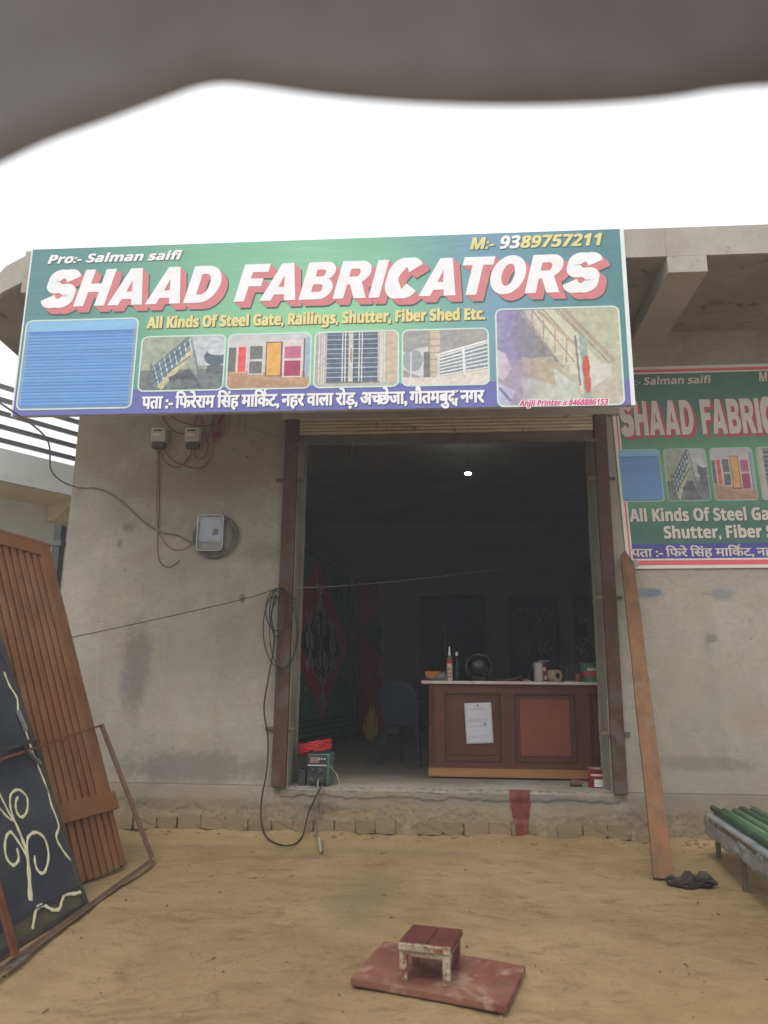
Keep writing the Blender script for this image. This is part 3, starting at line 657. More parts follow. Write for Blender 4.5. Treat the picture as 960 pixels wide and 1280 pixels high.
line2('All Kinds Of Steel Gate, Railings, Shutter, Fiber Shed Etc.', (sp(184, 409)[0], (sp(190, 409)[1]+sp(600, 401)[1])/2, sp(606, 401)[0], (sp(190, 395)[1]+sp(600, 388)[1])/2), M_yel, FS, sgn, .03, .004, flat('print_brown', (96, 84, 60)), 'service_line', .006)
hz = [(sp(180, 508)[1]+sp(600, 506)[1])/2, (sp(180, 494)[1]+sp(600, 491)[1])/2]
line2('', (sp(178, 507)[0], hz[0], sp(605, 505)[0], hz[1]), M_white, FS, sgn, 0, .005, flat('print_indigo', (52, 50, 110)), 'address_line', .004, tr=hindi(HINDI), hbox=(0, .62))
def spic(pic, x0, y0, x1, y1):
    bx = sbox(x0, y1, x1, y0); o = pic.mesh('picture', FS, bx, .0036, sgn, .045)
    frame_border(bx[0], bx[1], bx[2]-bx[0], bx[3]-bx[1], .045, .012, FS, M_bord, sgn, .0048); return bx
def spicz(pic, x0, x1, zlo, zhi, ym=460):
    xa = sp(x0, ym)[0]; xb = sp(x1, ym)[0]; o = pic.mesh('picture', FS, (xa, zlo, xb, zhi), .0036, sgn, .045)
    frame_border(xa, zlo, xb-xa, zhi-zlo, .045, .012, FS, M_bord, sgn, .0048)
za = (sp(95, 512)[1]+sp(95, 400)[1])/2
spicz(pic_shutter(60, 150), 27, 168, sp(95, 511)[1], sp(95, 400)[1])
zl, zh = (sp(228, 486)[1]+sp(560, 484)[1])/2, (sp(228, 419)[1]+sp(560, 413)[1])/2
spicz(pic_stair(), 175, 280, zl, zh); spicz(pic_doors(), 284, 388, zl, zh); spicz(pic_gate(), 393, 498, zl, zh); spicz(pic_rail(), 503, 611, zl, zh)
spicz(pic_bigstair(), 621, 777, sp(700, 507)[1], sp(700, 385)[1], 450)
pb = sbox(649, 508, 760, 499)
lay(Q('Anjli Printer # 8468886153'), FS, pb, M_white, 'printer_line', sgn, .0050, .3, .007, hbox=(0, .7))
lay(Q('Anjli Printer # 8468886153'), FS, pb, M_pink, 'printer_line', sgn, .0058, .3, .0015, hbox=(0, .7))

# ------------------------------------------------------------------ second banner on the wall
BX0, BX1, BZ0, BZ1 = 1.565, 3.78, 2.165, 4.03
bnr = thing('wall_banner', 'smaller green printed banner with red border fixed flat on the wall right of the doorway', 'banner', (BX0, 0, BZ0))
FB = (Vector((0, -.012, 0)), Vector((1, 0, .006)), Vector((-.035, 0, 1)), Vector((0, -1, 0)))
def bq(x, y):       # px -> banner coordinates
    p = wl(x, y, -.014); bb = (p.z-.006*p.x)/(1+.006*.035); return (p.x+.035*(bb), bb)
b0 = bq(786, 711); b1 = bq(789, 459)
BA, BB, BCc, BD = b0[0]-.012, b0[1], b0[0]+2.2, b1[1]
wv = MB(); wv.sheet(40, 30, lambda u, v: FB[0]+FB[1]*(BA+(BCc-BA)*u)+FB[2]*(BB+(BD-BB)*v)+Vector((0, .004*nz(u*3, v*3, 1), 0))*0); wv.build('sheet', flat('banner_white', (206, 200, 192)), bnr, solid=.003)
bp = Pic(160, 130, (210, 204, 196)); U, V = bp.U, bp.V
for d0, c_ in ((.018, (206, 92, 98)), (.030, (214, 206, 200))):
    bp.rect(d0*.6, d0, 1-d0*.6, 1-d0, c_)
stops = [(0, (64, 106, 92)), (.25, (62, 110, 92)), (.5, (100, 156, 114)), (.62, (92, 146, 110)), (.8, (58, 102, 88)), (1, (60, 102, 90))]
inner = (U > .023)&(U < .977)&(V > .036)&(V < .955)
for c_ in range(3): bp.a[..., c_] = np.where(inner, np.interp(V+.1*(U-.3), [s[0] for s in stops], [s[1][c_] for s in stops]), bp.a[..., c_])
vb0 = (BD-bq(800, 681)[1])/(BD-BB); vb1 = (BD-bq(800, 701)[1])/(BD-BB)
bp.put(inner&(V > vb0)&(V < vb1), (62, 62, 140)); bp.put((U > .03)&(U < .97)&(V >= vb1)&(V < .955), (212, 206, 204)); bp.rect(.02, .962, .98, .975, (206, 92, 98)); bp.grain(2)
bp.mesh('printed_background', FB, (BA, BB, BCc, BD), .0025, bnr)
M_w2 = flat('banner_text_white', (206, 198, 190)); M_r2 = flat('banner_text_red', (178, 74, 78)); M_d2 = flat('banner_shadow', (34, 62, 54))
a = bq(777, 545); c = bq(775, 502); hb2 = (a[0], a[1], a[0]+1.93, c[1])
lay(head, FB, hb2, M_r2, 'lettering_side', bnr, .0042, 0.0, steps=[(.028*i/6, -.03*i/6) for i in range(6, 0, -1)], hbox=(0, 1))
lay(head, FB, hb2, M_w2, 'name_lettering', bnr, .0062, 0.0, hbox=(0, 1))
def bbox(x0, y0, x1, y1): p = bq(x0, y0); q = bq(x1, y1); return (p[0], p[1], q[0], q[1])
line2('Pro:- Salman saifi', bbox(771, 482, 888, 470), M_w2, FB, bnr, .2, .0015, M_d2, 'owner_line', .003)
q0 = bbox(949, 477, 960, 465); line2('M:- 9389757211', (q0[0], q0[1], q0[0]+.62, q0[3]), M_w2, FB, bnr, .2, .0015, M_d2, 'phone_line', .003)
q0 = bbox(788, 652, 929, 635); line2('All Kinds Of Steel Gate, Railings,', (q0[0], q0[1], q0[0]+(q0[2]-q0[0])*1.9, q0[3]), M_w2, FB, bnr, .0, .003, M_d2, 'service_line', .006)
q0 = bbox(831, 673, 952, 657); line2('Shutter, Fiber Shed Etc.', (q0[0], q0[1], q0[0]+(q0[2]-q0[0])*1.68, q0[3]), M_w2, FB, bnr, .0, .003, M_d2, 'service_line', .006)
q0 = bbox(790, 696, 960, 685); line2('', (q0[0], q0[1], BCc-.12, q0[3]), M_w2, FB, bnr, 0, .003, flat('banner_indigo', (30, 30, 80)), 'address_line', .002, tr=hindi(HINDI2), hbox=(0, .62))
zl2, zh2 = bq(800, 627)[1], bq(800, 562)[1]; x_ = bq(776, 600)[0]
for i, (pf, wd) in enumerate(((pic_shutter, .365), (pic_stair, .37), (pic_doors, .37), (pic_gate, .37), (pic_rail, .37))):
    pc_ = pf(64, 84); pc_.a = pc_.a*.84+14; pc_.mesh('picture', FB, (x_, zl2, x_+wd-.015, zh2), .0036, bnr, .03)
    frame_border(x_, zl2, wd-.015, zh2-zl2, .03, .006, FB, flat('banner_border', (170, 200, 180)), bnr, .0048); x_ += wd+.022
MB().lathe(FB[0]+FB[1]*(BA+.07)+FB[2]*(BB+.045)+Vector((0, -.003, 0)), [(.001, 0), (.035, .0), (.035, -.002), (.001, -.003)], 18, 'y').build('round_stamp', flat('stamp_grey', (170, 150, 150)), bnr)

# ------------------------------------------------------------------ neighbour building on the left
nb = gd(0, 600, 3.35); nd = Vector((math.sin(R_(34)), math.cos(R_(34)), 0)); nn = Vector((-nd.y, nd.x, 0)); Z = Vector((0, 0, 1))
nbr = thing('neighbour_house', 'pale blue house with a grey balcony slab and steel railing behind the left wall corner', 'building', (nb.x, nb.y, 0))
NE = (-3.62-nb.x)/nd.x
M_nb = mat('pale_blue_paint', (224, 234, 236), (214, 226, 230), 2, .9, .2, 20, .004)
M_nc = mat('grey_balcony_paint', (230, 234, 234), (216, 222, 222), 3, .9, .3, 20, .006, wear=((176, 180, 180), 4, .58, .7))
M_ns = mat('cream_soffit', (222, 204, 178), (206, 188, 162), 2, .9, .1, 20, .004)
MB().obox(nb, nd, nn, Z, (-3, 0, 0), (NE, 1.1, .36)).build('balcony_slab', M_nc, nbr)
MB().obox(nb, nd, nn, Z, (-3, .03, -.012), (NE, 1.1, -.003)).build('balcony_soffit', M_ns, nbr)
MB().obox(nb, nd, nn, Z, (-3, .75, -3.35), (NE, 4.5, -.013)).build('wall', M_nb, nbr)
MB().obox(nb, nd, nn, Z, (-3, 1.12, .0), (NE, 4.5, .36)).build('upper_floor', M_nb, nbr)
for s in (-1.6, .95): 
    o_ = nb+nd*s; MB().prism([o_+nn*.1+Z*-.013, o_+nn*.74+Z*-.013, o_+nn*.74+Z*-.20, o_+nn*.50+Z*-.20], nd*.25).build('bracket', M_ns, nbr)
M_rail = mat('grey_rail_steel', (112, 110, 112), (96, 94, 98), 8, .5, metal=.3)
for i in range(5): MB().obox(nb, nd, nn, Z, (-3, .10, .46+i*.155), (NE, .14, .51+i*.155)).build('rail', M_rail, nbr)
for i in range(2): MB().obox(nb, nd, nn, Z, (-2.9+i*(NE+2.8), .141, .36), (-2.86+i*(NE+2.8), .18, 1.2)).build('rail_post', M_rail, nbr)
pp = wl(76, 658, .6); pq = wl(72, 740, .6)
dp = thing('drain_pipe', 'dark grey square drain pipe standing in the gap beside the left wall corner', 'pipe', (pp.x, .6, 0))
MB().box((pp.x-.04, .55, 0), (pp.x+.035, .65, pp.z)).build('pipe', mat('dark_pipe', (78, 86, 84), (64, 72, 70), 5, .6), dp)
MB().box((pp.x-.055, .54, pp.z-.2), (pp.x+.05, .66, pp.z-.15)).build('collar', mat('pipe_collar', (120, 124, 120)), dp)
lwp = thing('boundary_wall', 'low brick boundary wall behind the leaning gates at left', 'wall', (-2.8, -2.0, 0))
MB().box((-3.05, -2.5, -.05), (-2.80, -1.45, 1.15)).build('wall', mat('rough_brick_render', (140, 120, 98), (116, 98, 80), 3, .9, .6, 20, .01), lwp)

# ------------------------------------------------------------------ left: leaning gates and steel frame
def lean(A, B, Cc):
    a = gd(*A); b_ = gd(*B); u = (b_-a).normalized(); n = Vector(np.cross(ray(*A), ray(*Cc))); v = u.cross(n).normalized()
    if v.z < 0: v = -v
    k = ray(*Cc); Mx = np.array([np.array(v), -k]).T; h = np.linalg.lstsq(Mx, CAM-np.array(a), rcond=None)[0][0]
    nrm = u.cross(v).normalized()
    if nrm.x < 0: nrm = -nrm
    return a, u, v, nrm, h
M_or = mat('orange_brown_enamel', (126, 82, 50), (98, 63, 38), 3, .62, .25, 50, .003, wear=((120, 96, 80), 8, .56, .72), sc3=(1, 1, .5), dust=(136, 104, 74))
M_org = mat('orange_groove', (74, 44, 28), (60, 36, 24), 3, .7)
A, U_, V_, N_, H_ = lean((158, 1083), (110, 1103), (58, 682))
A = A+Z*.004
gt = thing('corrugated_gate', 'tall orange brown ribbed steel gate leaning left of the shop wall', 'gate', A)
W_ = 1.25
MB().obox(A, U_, V_, N_, (0, 0, -.03), (W_, H_, -.018)).build('backing_sheet', M_org, gt)
s = .012; 
while s < W_-.1:
    MB().obox(A, U_, V_, N_, (s, .0+random.uniform(0, .008), -.018), (s+.05, H_-.1, .012)).build('slat', M_or, gt, bevel=.006); s += .077
MB().obox(A, U_, V_, N_, (0, .36, .0085), (.125, H_, .022)).build('stile', M_or, gt, bevel=.004)
MB().obox(A, U_, V_, N_, (.1255, H_-.115, -.018), (W_, H_, .022)).build('top_rail', M_or, gt, bevel=.004)
MB().obox(A, U_, V_, N_, (-.012, .36, .0225), (W_, .48, .045)).build('cross_rail', M_or, gt, bevel=.004)
MB().obox(A, U_, V_, N_, (-.02, H_-.02, -.04), (W_, H_+.006, .024)).build('top_cap', M_or, gt, bevel=.004)

A2, U2, V2, N2, H2 = lean((112, 1134), (28, 1183), (0, 790)); A2 = A2+Z*.004
H2 = 2.0; W2 = 1.3
M_bk = mat('black_blue_paint', (52, 57, 68), (40, 44, 52), 4, .42, .15, 30, .003, wear=((84, 84, 80), 14, .60, .76), dust=(84, 86, 84), spec=.5)
blk = thing('painted_gate_leaf', 'dark blue sheet gate leaf with cream painted scrolls leaning before the ribbed gate', 'gate', A2)
MB().obox(A2, U2, V2, N2, (.0, .10, -.02), (W2, H2, -.008)).build('sheet', M_bk, blk)
M_bkf = mat('dark_frame_steel', (58, 54, 50), (48, 46, 44), 6, .6, .2, 40, .002, dust=(96, 84, 66))
MB().obox(A2, U2, V2, N2, (-.006, 0, -.028), (.03, H2, -.0005)).build('stile', M_bkf, blk, bevel=.002)
MB().obox(A2, U2, V2, N2, (.03, 0, -.028), (W2, .03, -.002)).obox(A2, U2, V2, N2, (.03, .115, -.0075), (W2, .122, -.003)).build('bottom_rail', M_bkf, blk)
MB().obox(A2, U2, V2, N2, (.03, .03, -.0195), (W2, .10, -.014)).build('kick_strip', mat('dusty_strip', (92, 84, 62), (66, 64, 54), 6, .8), blk)
def z6(pts): return [on(x/2.908, 840+y/2.908, tuple(N2), tuple(A2-N2*.006)) for x, y in pts]
M_cr = mat('cream_paint', (214, 210, 176), (196, 190, 154), 20, .6)
def painted(pts, wd, name='scroll', wend=None, closed=False):
    c = spline(z6(pts), 6, closed); mb = MB(); L = []; n_ = len(c)
    for i, p in enumerate(c):
        d = (c[min(i+1, n_-1)]-c[max(i-1, 0)]).normalized(); sd_ = d.cross(N2).normalized(); ww = wd if wend is None else wd+(wend-wd)*(i/(n_-1))**2
        ww *= 1.25+.25*math.sin(i*1.3); L += [p+sd_*ww/2+N2*0, p+N2*.0025, p-sd_*ww/2]
    mb.add(L, [(3*i+j, 3*i+j+1, 3*i+j+4, 3*i+j+3) for i in range(n_-1) for j in (0, 1)]); mb.build(name, M_cr, blk, smooth=True)
painted([(15,0),(35,50),(62,95),(68,150),(90,205),(112,270),(130,320),(150,370),(175,430),(186,480),(214,555),(205,600),(230,650),(268,700),(290,760),(298,800)], .013, 'border_line')
painted([(298,798),(270,806),(238,808),(226,830),(215,862),(190,864),(165,850),(145,850),(130,870),(118,935)], .014, 'border_line')
painted([(50,535),(38,490),(40,445),(68,428),(98,455),(98,505),(78,528),(60,505),(58,470),(66,455)], .012)
painted([(-10,425),(12,470),(35,515),(55,545),(80,605),(98,660),(106,740),(111,832)], .010, 'scroll_stem', .028)
painted([(98,668),(62,610),(38,582),(20,610),(22,670),(48,702),(68,680),(62,640)], .013)
painted([(98,650),(102,602),(130,583),(162,605),(177,665),(165,722),(146,730),(130,705),(126,668)], .013)
painted([(-20,470),(20,520),(45,540)], .010)
for a_, b__ in (((66, 140), (96, 215)), ((100, 285), (146, 335))):
    q = [on(x/2.908, 840+y/2.908, tuple(N2), tuple(A2+N2*.012)) for x, y in (a_, b__)]
    MB().bar(q[0], q[1], .022, .012, N2).build('handle', mat('worn_alloy', (150, 152, 150), (120, 120, 116), 20, .5, metal=.5), blk, bevel=.003)
q = [on(x/2.908, 840+y/2.908, tuple(N2), tuple(A2+N2*.02)) for x, y in ((20, 285), (140, 245), (80, 262), (100, 300))]
lt = MB().tube([q[0], q[1]], .008, 8); lt.bar(q[2], q[2]+(q[1]-q[0])*.25, .03, .02, N2); lt.bar(q[2], q[3], .018, .02, N2); lt.build('latch', M_bkf, blk)
# angle-iron frame lying against them
A3, U3, V3, N3, H3 = lean((190, 1078), (25, 1200), (125, 907))
L3 = 1.93
M_ai = mat('rusty_angle_iron', (112, 84, 66), (92, 72, 60), 6, .8, .4, 60, .002, dust=(124, 104, 80))
af = thing('angle_iron_frame', 'thin rusty angle iron frame standing on the ground in front of the leaning gates', 'frame', A3)
MB().obox(A3+Z*.004, U3, V3, N3, (0, 0, .0), (L3+.6, .024, .005)).obox(A3+Z*.004, U3, V3, N3, (0, 0, .005), (L3+.6, .005, .028)).build('bottom_bar', M_ai, af)
MB().obox(A3+Z*.004, U3, V3, N3, (-.001, .0245, .0), (.026, H3, .005)).obox(A3+Z*.004, U3, V3, N3, (-.001, .0245, .005), (.004, H3, .026)).build('far_upright', M_ai, af)
tp = A3+V3*H3; tq = on(0, 950, tuple(N3), tuple(A3)); dd = (tq-tp).normalized()
MB().bar(tp, tp+dd*3.2, .022, .012, N3).build('top_bar', mat('red_primer_bar', (116, 70, 44), (92, 58, 40), 8, .7, .3), af)
bq1 = on(20, 1196, tuple(N3), tuple(A3+N3*.03)); bq2 = on(-1, 1118, tuple(N3), tuple(A3+N3*.03)); dd = (bq2-bq1).normalized()
MB().bar(bq1, bq1+dd*.9, .012, .05, N3).build('near_upright', mat('red_primer_bar', (120, 72, 54)), af)
q = gd(22, 1202, .012); MB().bar(q-U3*.06, q+U3*.07, .035, .012, N3).build('weld_plate', mat('bare_weld', (150, 150, 146), (110, 108, 104), 20, .5, metal=.5), af)

# ------------------------------------------------------------------ right: plank, rag, pipe stand
pb_ = gd(829, 1100, .0); pt_ = wl(783, 694, -.03)
plk = MB(); dpl = (pt_-pb_).normalized(); sidev = Vector((1, 0, 0)); sidev = (sidev-dpl*sidev.dot(dpl)).normalized(); npl = sidev.cross(dpl)
if npl.y > 0: npl = -npl
Lp = (pt_-pb_).length; hw0, hw1 = .062, .052; pl = [pb_-sidev*hw0, pb_+sidev*hw0]
pl += [pb_+dpl*(Lp*t)+sidev*(hw0+(hw1-hw0)*t+.003*math.sin(t*20)) for t in (.15, .3, .45, .6, .75, .9, .96)]
pl += [pt_+dpl*.03-sidev*.012, pt_-dpl*.02-sidev*.05]
pl += [pb_+dpl*(Lp*t)-sidev*(hw0+(hw1-hw0)*t+.003*math.cos(t*15)) for t in (.9, .75, .6, .45, .3, .15)]
plk.prism(pl, npl*.028)
M_pl = mat('oxide_stained_wood', (128, 88, 58), (100, 76, 56), 3, .85, .5, 24, .004, wear=((112, 100, 84), 5, .52, .68), sc3=(5, 5, 1))
tag(plk.build('wooden_plank', M_pl, bevel=.003), 'long orange brown wooden plank leaning on the wall right of the doorway', 'plank')
rg = bmesh.new(); bmesh.ops.create_icosphere(rg, subdivisions=5, radius=1); rc = gd(865, 1107, .0)
for v in rg.verts:
    x, y, z = v.co; lump = .62+.38*math.cos(x*4.3+.7)**2; rid = 1-abs(nz(x*1.1, y*1.6, z*1.6, 2.0))*.9
    f = .75+.45*rid+.2*nz(x, y, z, 4)
    v.co = Vector((x*.155*(1+.15*nz(0, y, z, 2)), (y*f*lump*.07)+.025*math.sin(x*3.1), max(-.008, .03*lump+z*f*lump*.05)))+rc
me = bpy.data.meshes.new('rag'); rg.to_mesh(me); rg.free(); o = bpy.data.objects.new('cloth_rag', me); C.objects.link(o)
me.materials.append(mat('dirty_black_cloth', (66, 58, 48), (48, 42, 36), 8, .95, .6, 40, .006)); me.polygons.foreach_set('use_smooth', [True]*len(me.polygons))
tag(o, 'crumpled dark rag lying on the ground beside the plank foot', 'rag')
ST = .28; lg = gd(932, 1112)
s0 = gd(884, 1020, ST); s1 = Vector((lg.x, lg.y, ST)); sd_ = (s1-s0); sd_.z = 0; sd_.normalize(); sn = Vector((-sd_.y, sd_.x, 0))
if sn.x < 0: sn = -sn
st = thing('steel_stand', 'low steel stand with thin legs holding green pipes at the right edge', 'stand', (s0.x, s0.y, 0))
Ls = 2.5
M_leg = mat('stand_leg_steel', (104, 92, 70), (84, 74, 58), 10, .7, .3, 40, .002)
tleg = (lg-s0).dot(sd_)
for t_, off in ((.04, .05), (.04, .55), (tleg, .0), (tleg, .55), (2.3, .02), (2.3, .55)):
    base = Vector((s0.x, s0.y, 0))+sd_*t_+sn*off
    MB().box(base-Vector((.014, .014, .02)), base+Vector((.014, .014, ST-.02))).build('leg', M_leg, st)
MB().bar(s0-Z*.01, s0+sd_*Ls-Z*.01, .03, .03, sn).build('side_rail', M_leg, st); MB().bar(s0-Z*.01+sn*.57, s0+sd_*Ls-Z*.01+sn*.57, .03, .03, sn).build('side_rail', M_leg, st)
for t_ in (.1, .8, 1.5, 2.1): MB().bar(s0+sd_*t_-Z*.0195+sn*.016, s0+sd_*t_-Z*.0195+sn*.554, .025, .012, sd_).build('cross_bar', M_leg, st)
shm = MB()
def shf(u, v):
    p = s0+sd_*(-.02+Ls*u*.98)
    fl = .012*nz(u*9, v*2, 0, 1.4)
    if v < .25: return p+sn*(.10-.4*v*1.0)+Z*(.022+fl*.3)
    return p-sn*(.006+.01*v+abs(fl)*1.3)+Z*(.02-(v-.25)*.17*(1+.35*nz(u*4, 0, 3, 1.6)))
shm.sheet(70, 12, shf)
M_pls = mat('milky_plastic_film', (150, 152, 148), (112, 122, 128), 9, .3, .5, 25, .01, spec=.6)
tag(shm.build('plastic_sheet', M_pls, smooth=True, solid=.002), 'crumpled milky plastic sheet draped over the long side of the pipe stand', 'plastic sheet')
M_gp = mat('green_pipe_paint', (116, 154, 114), (96, 134, 98), 5, .7, .2, 30, .002, wear=((126, 124, 100), 9, .58, .68), dust=(110, 120, 92)); M_gd = mat('dark_green_paint', (74, 112, 78), (60, 92, 64), 6, .55)
spc = [(.05, .022, M_gd, 'dark green steel pipe nearest the camera side, thinnest of the pipes on the stand'), (.12, .028, M_gp, 'light green steel pipe second from the near side of the stand'),
       (.19, .03, M_gp, 'thick light green steel pipe in the middle of the stand'), (.265, .03, M_gd, 'dark green pipe between the two lighter pipes nearest the wall'), (.34, .032, M_gp, 'light green steel pipe farthest back on the stand')]
for i, (off, r, mt_, lb) in enumerate(spc):
    a_ = s0+sn*off+sd_*(-.03+.05*((i*7) % 3)-.02*i)+Z*(r+.006+(.024 if off < .12 else 0)); b__ = a_+sd_*(Ls-.1)
    pm = MB(); k = 14
    for rr in (r,):
        pm.tube([a_, b__], r, k, caps=False); pm.tube([a_, b__], r*.86, k, caps=False)
    o_ = len(pm.v); pm.f += [(j, (j+1) % k, 2*k+(j+1) % k, 2*k+j) for j in range(k)]
    tag(pm.build('steel_pipe', mt_, smooth=True), lb, 'pipe', 'green pipes on the stand')

# ------------------------------------------------------------------ stool on its board
brd_px = [(438, 1222), (633, 1257), (657, 1207), (480, 1176)]
bc = [gd(x, y, .03) for x, y in brd_px]
M_bd = mat('worn_red_board', (120, 68, 54), (98, 58, 48), 5, .75, .5, 40, .004, wear=((148, 122, 104), 6, .50, .66), dust=(146, 112, 92))
bo = MB().prism([p-Z*.028 for p in bc], Z*.028).build('wooden_board', M_bd, bevel=.003); tag(bo, 'worn dark red wooden board lying flat on the sand under the stool', 'board')
sto = [gd(499, 1228, .03), gd(560, 1235, .03)]; ux = (sto[1]-sto[0]); ux.z = 0; WS = ux.length-.012; ux.normalize(); uy = Vector((-ux.y, ux.x, 0))
O = gd(499, 1228, .03)
hst = (on(500, 1183, tuple(uy), tuple(O))).z-.03
M_st = mat('stool_seat_red', (98, 46, 38), (70, 34, 30), 6, .6, .3, 40, .002, wear=((150, 118, 100), 12, .66, .76), spec=.5)
M_sw = mat('flaking_white_paint', (176, 164, 142), (146, 132, 112), 12, .8, .6, 60, .004, wear=((112, 74, 56), 16, .50, .58))
sl_ = thing('small_stool', 'small square wooden stool with dark red seat and flaking white legs', 'stool', O+ux*.15+uy*.15)
dS = .34; wS = WS+.02; LT = .029; tz = hst
q = gd(514, 1150, .03+hst+.03)
dS = abs((q-O).dot(uy))+.0
for i, (cx, cy) in enumerate(((0, 0), (wS-LT, 0), (0, dS-LT-.02), (wS-LT, dS-LT-.02))):
    tz_ = tz-.012
    MB().obox(O, ux, uy, Z, (cx, cy, 0), (cx+LT, cy+LT, tz_)).build('leg', M_sw if i < 2 else mat('leg_red_brown', (116, 78, 66), (92, 60, 54), 12, .8, .4, 60, .003), sl_, bevel=.003)
for (a_, b__) in (((.0+LT, .004, tz-.034), (wS-LT, .024, tz-.012)), ((LT, dS-.045, tz-.034), (wS-LT, dS-.03, tz-.012))): MB().obox(O, ux, uy, Z, a_, b__).build('apron', M_sw, sl_, bevel=.002)
for cx in (.005, wS-.025): MB().obox(O, ux, uy, Z, (cx, LT, tz-.034), (cx+.02, dS-LT-.02, tz-.012)).build('apron', M_sw, sl_, bevel=.002)
MB().obox(O, ux, uy, Z, (-.003, -.008, tz-.0115), (wS+.003, .012, tz+.012)).build('seat_edge', M_sw, sl_, bevel=.002)
mid = wS*.53
MB().obox(O, ux, uy, Z, (-.006, .0125, tz-.0115), (mid-.001, dS, tz+.014)).build('seat_plank', M_st, sl_, bevel=.002)
MB().obox(O, ux, uy, Z, (mid+.0015, .0125, tz-.0115), (wS+.006, dS, tz+.013)).build('seat_plank', M_st, sl_, bevel=.002)

# ------------------------------------------------------------------ electricity meters and wiring
M_mt = mat('meter_white_plastic', (196, 194, 184), (172, 168, 158), 8, .4, wear=((130, 124, 112), 9, .62, .74)); M_md = mat('meter_dark', (74, 74, 70), (56, 56, 54), 9, .5)
for i, (x0, x1) in enumerate(((191, 211), (233, 253))):
    a_ = wl(x0, 562); b__ = wl(x1, 537); mtr = thing('electricity_meter', ('small white electricity meter on the wall under the sign, left of two', 'small white electricity meter on the wall under the sign, right of two')[i], 'electricity meter', ((a_.x+b__.x)/2, -.05, a_.z), 'small meters under the sign')
    w_ = b__.x-a_.x
    MB().box((a_.x, -.075, a_.z+.055), (b__.x, -.001, b__.z)).build('case', M_mt, mtr, bevel=.01)
    MB().box((a_.x+.012, -.07, a_.z), (b__.x-.012, -.001, a_.z+.0545)).build('terminal_cover', M_md, mtr, bevel=.006)
    MB().box((a_.x+.02, -.078, b__.z-.04), (b__.x-.035, -.0755, b__.z-.026)).build('display', flat('meter_display', (60, 66, 60)), mtr)
    MB().box((a_.x+.02, -.0775, b__.z-.085), (b__.x-.05, -.0755, b__.z-.06)).build('label_plate', flat('meter_label', (220, 216, 200)), mtr)
a_ = wl(249, 690); b__ = wl(284, 646); mtr = thing('boxed_meter', 'larger meter in a clear plastic box ringed by coiled grey cable on the wall', 'electricity meter', ((a_.x+b__.x)/2, -.05, a_.z))
MB().box((a_.x, -.02, a_.z), (b__.x, -.001, b__.z)).build('back_box', mat('box_grey', (120, 120, 116)), mtr, bevel=.018)
MB().box((a_.x+.012, -.09, a_.z+.07), (b__.x-.012, -.0205, b__.z-.012)).build('meter_body', mat('meter_pale', (176, 184, 196), (146, 154, 164), 6, .35), mtr, bevel=.03)
MB().box((a_.x+.015, -.07, a_.z+.012), (b__.x-.015, -.0205, a_.z+.068)).build('terminal_cover', mat('terminal_tan', (146, 140, 126), (110, 104, 94), 14, .5), mtr, bevel=.006)
dc = wl(270, 664, -.09); MB().lathe((dc.x, -.0905, dc.z), [(.001, 0), (.024, 0), (.024, -.006), (.001, -.008)], 16, 'y').box((dc.x-.03, -.096, dc.z-.035), (dc.x+.02, -.0905, dc.z-.005)).build('dial', flat('dial_dark', (40, 44, 52)), mtr)
rim = []
for cx_, cz_, a0 in ((b__.x-.035, a_.z+.03, -90), (b__.x-.035, b__.z-.035, 0), (a_.x+.035, b__.z-.035, 90), (a_.x+.035, a_.z+.03, 180)):
    rim += [Vector((cx_+.033*math.cos(R_(a0+90*k/5)), -.10, cz_+.033*math.sin(R_(a0+90*k/5)))) for k in range(6)]
MB().tube(rim+[rim[0], rim[1]], .0045, 6).build('clear_cover_rim', mat('clear_rim', (196, 202, 204), (170, 176, 180), 12, .25, spec=.8), mtr, smooth=True)
mc = mat('clear_plastic', (190, 196, 200), (170, 176, 180), 12, .2, spec=.8); mc.node_tree.nodes['Principled BSDF'].inputs['Alpha'].default_value = .22
nr_ = len(rim); cv_ = MB(); cv_.add(rim+[Vector((p.x, -.012, p.z)) for p in rim], [tuple(range(nr_))]+[(i, i+nr_, (i+1) % nr_+nr_, (i+1) % nr_) for i in range(nr_)]); cv_.build('clear_cover', mc, mtr)
M_cab = mat('grey_cable', (124, 122, 116), (100, 98, 92), 10, .6); M_blk = mat('black_cable', (46, 44, 42), (36, 34, 32), 10, .6); M_rw = mat('red_wire', (150, 58, 50), (122, 48, 42), 12, .6)
def cable(pts, r, m_, label, name='cable', Y=-.012, cat='cable', n=6, smooth=True, group=None, jit=.0):
    P3 = [p if isinstance(p, Vector) else (wl(p[0], p[1], Y) if len(p) == 2 else wl(p[0], p[1], p[2])) for p in pts]
    return tag(MB().tube(spline(P3, n), r, 6).build(name, m_, smooth=True), label, cat, group)
cc = wl(267, 669, -.03)
coil = []
for i in range(110):
    t = i/110*2*math.pi*4.6; rr = .180+.020*math.sin(i*.31)+.004*i/110*3; coil.append(Vector((cc.x+.01+rr*(1.0+.06*math.sin(i*.05))*math.cos(t), -.015-.025*(.5+.5*math.sin(i*.17)), cc.z-.005+rr*.98*math.sin(t))))
tag(MB().tube(coil, .0065, 6).build('cable_coil', M_cab, smooth=True), 'grey cable coiled in a ring around the clear boxed meter', 'cable coil')
far = on(-30, 488, (0, 1, 0), (0, -2.5, 0))
cable([far, on(5, 507, (0,1,0), (0,-1.9,0)), on(58, 548, (0,1,0), (0,-1.1,0)), on(65, 590, (0,1,0), (0,-.5,0)), (92, 608, -.05), (125, 611), (150, 625), (175, 648), (198, 664), (222, 669), (240, 678), (252, 672)], .0072, M_cab, 'thick grey supply cable coming from the left across the wall to the boxed meter', n=8)
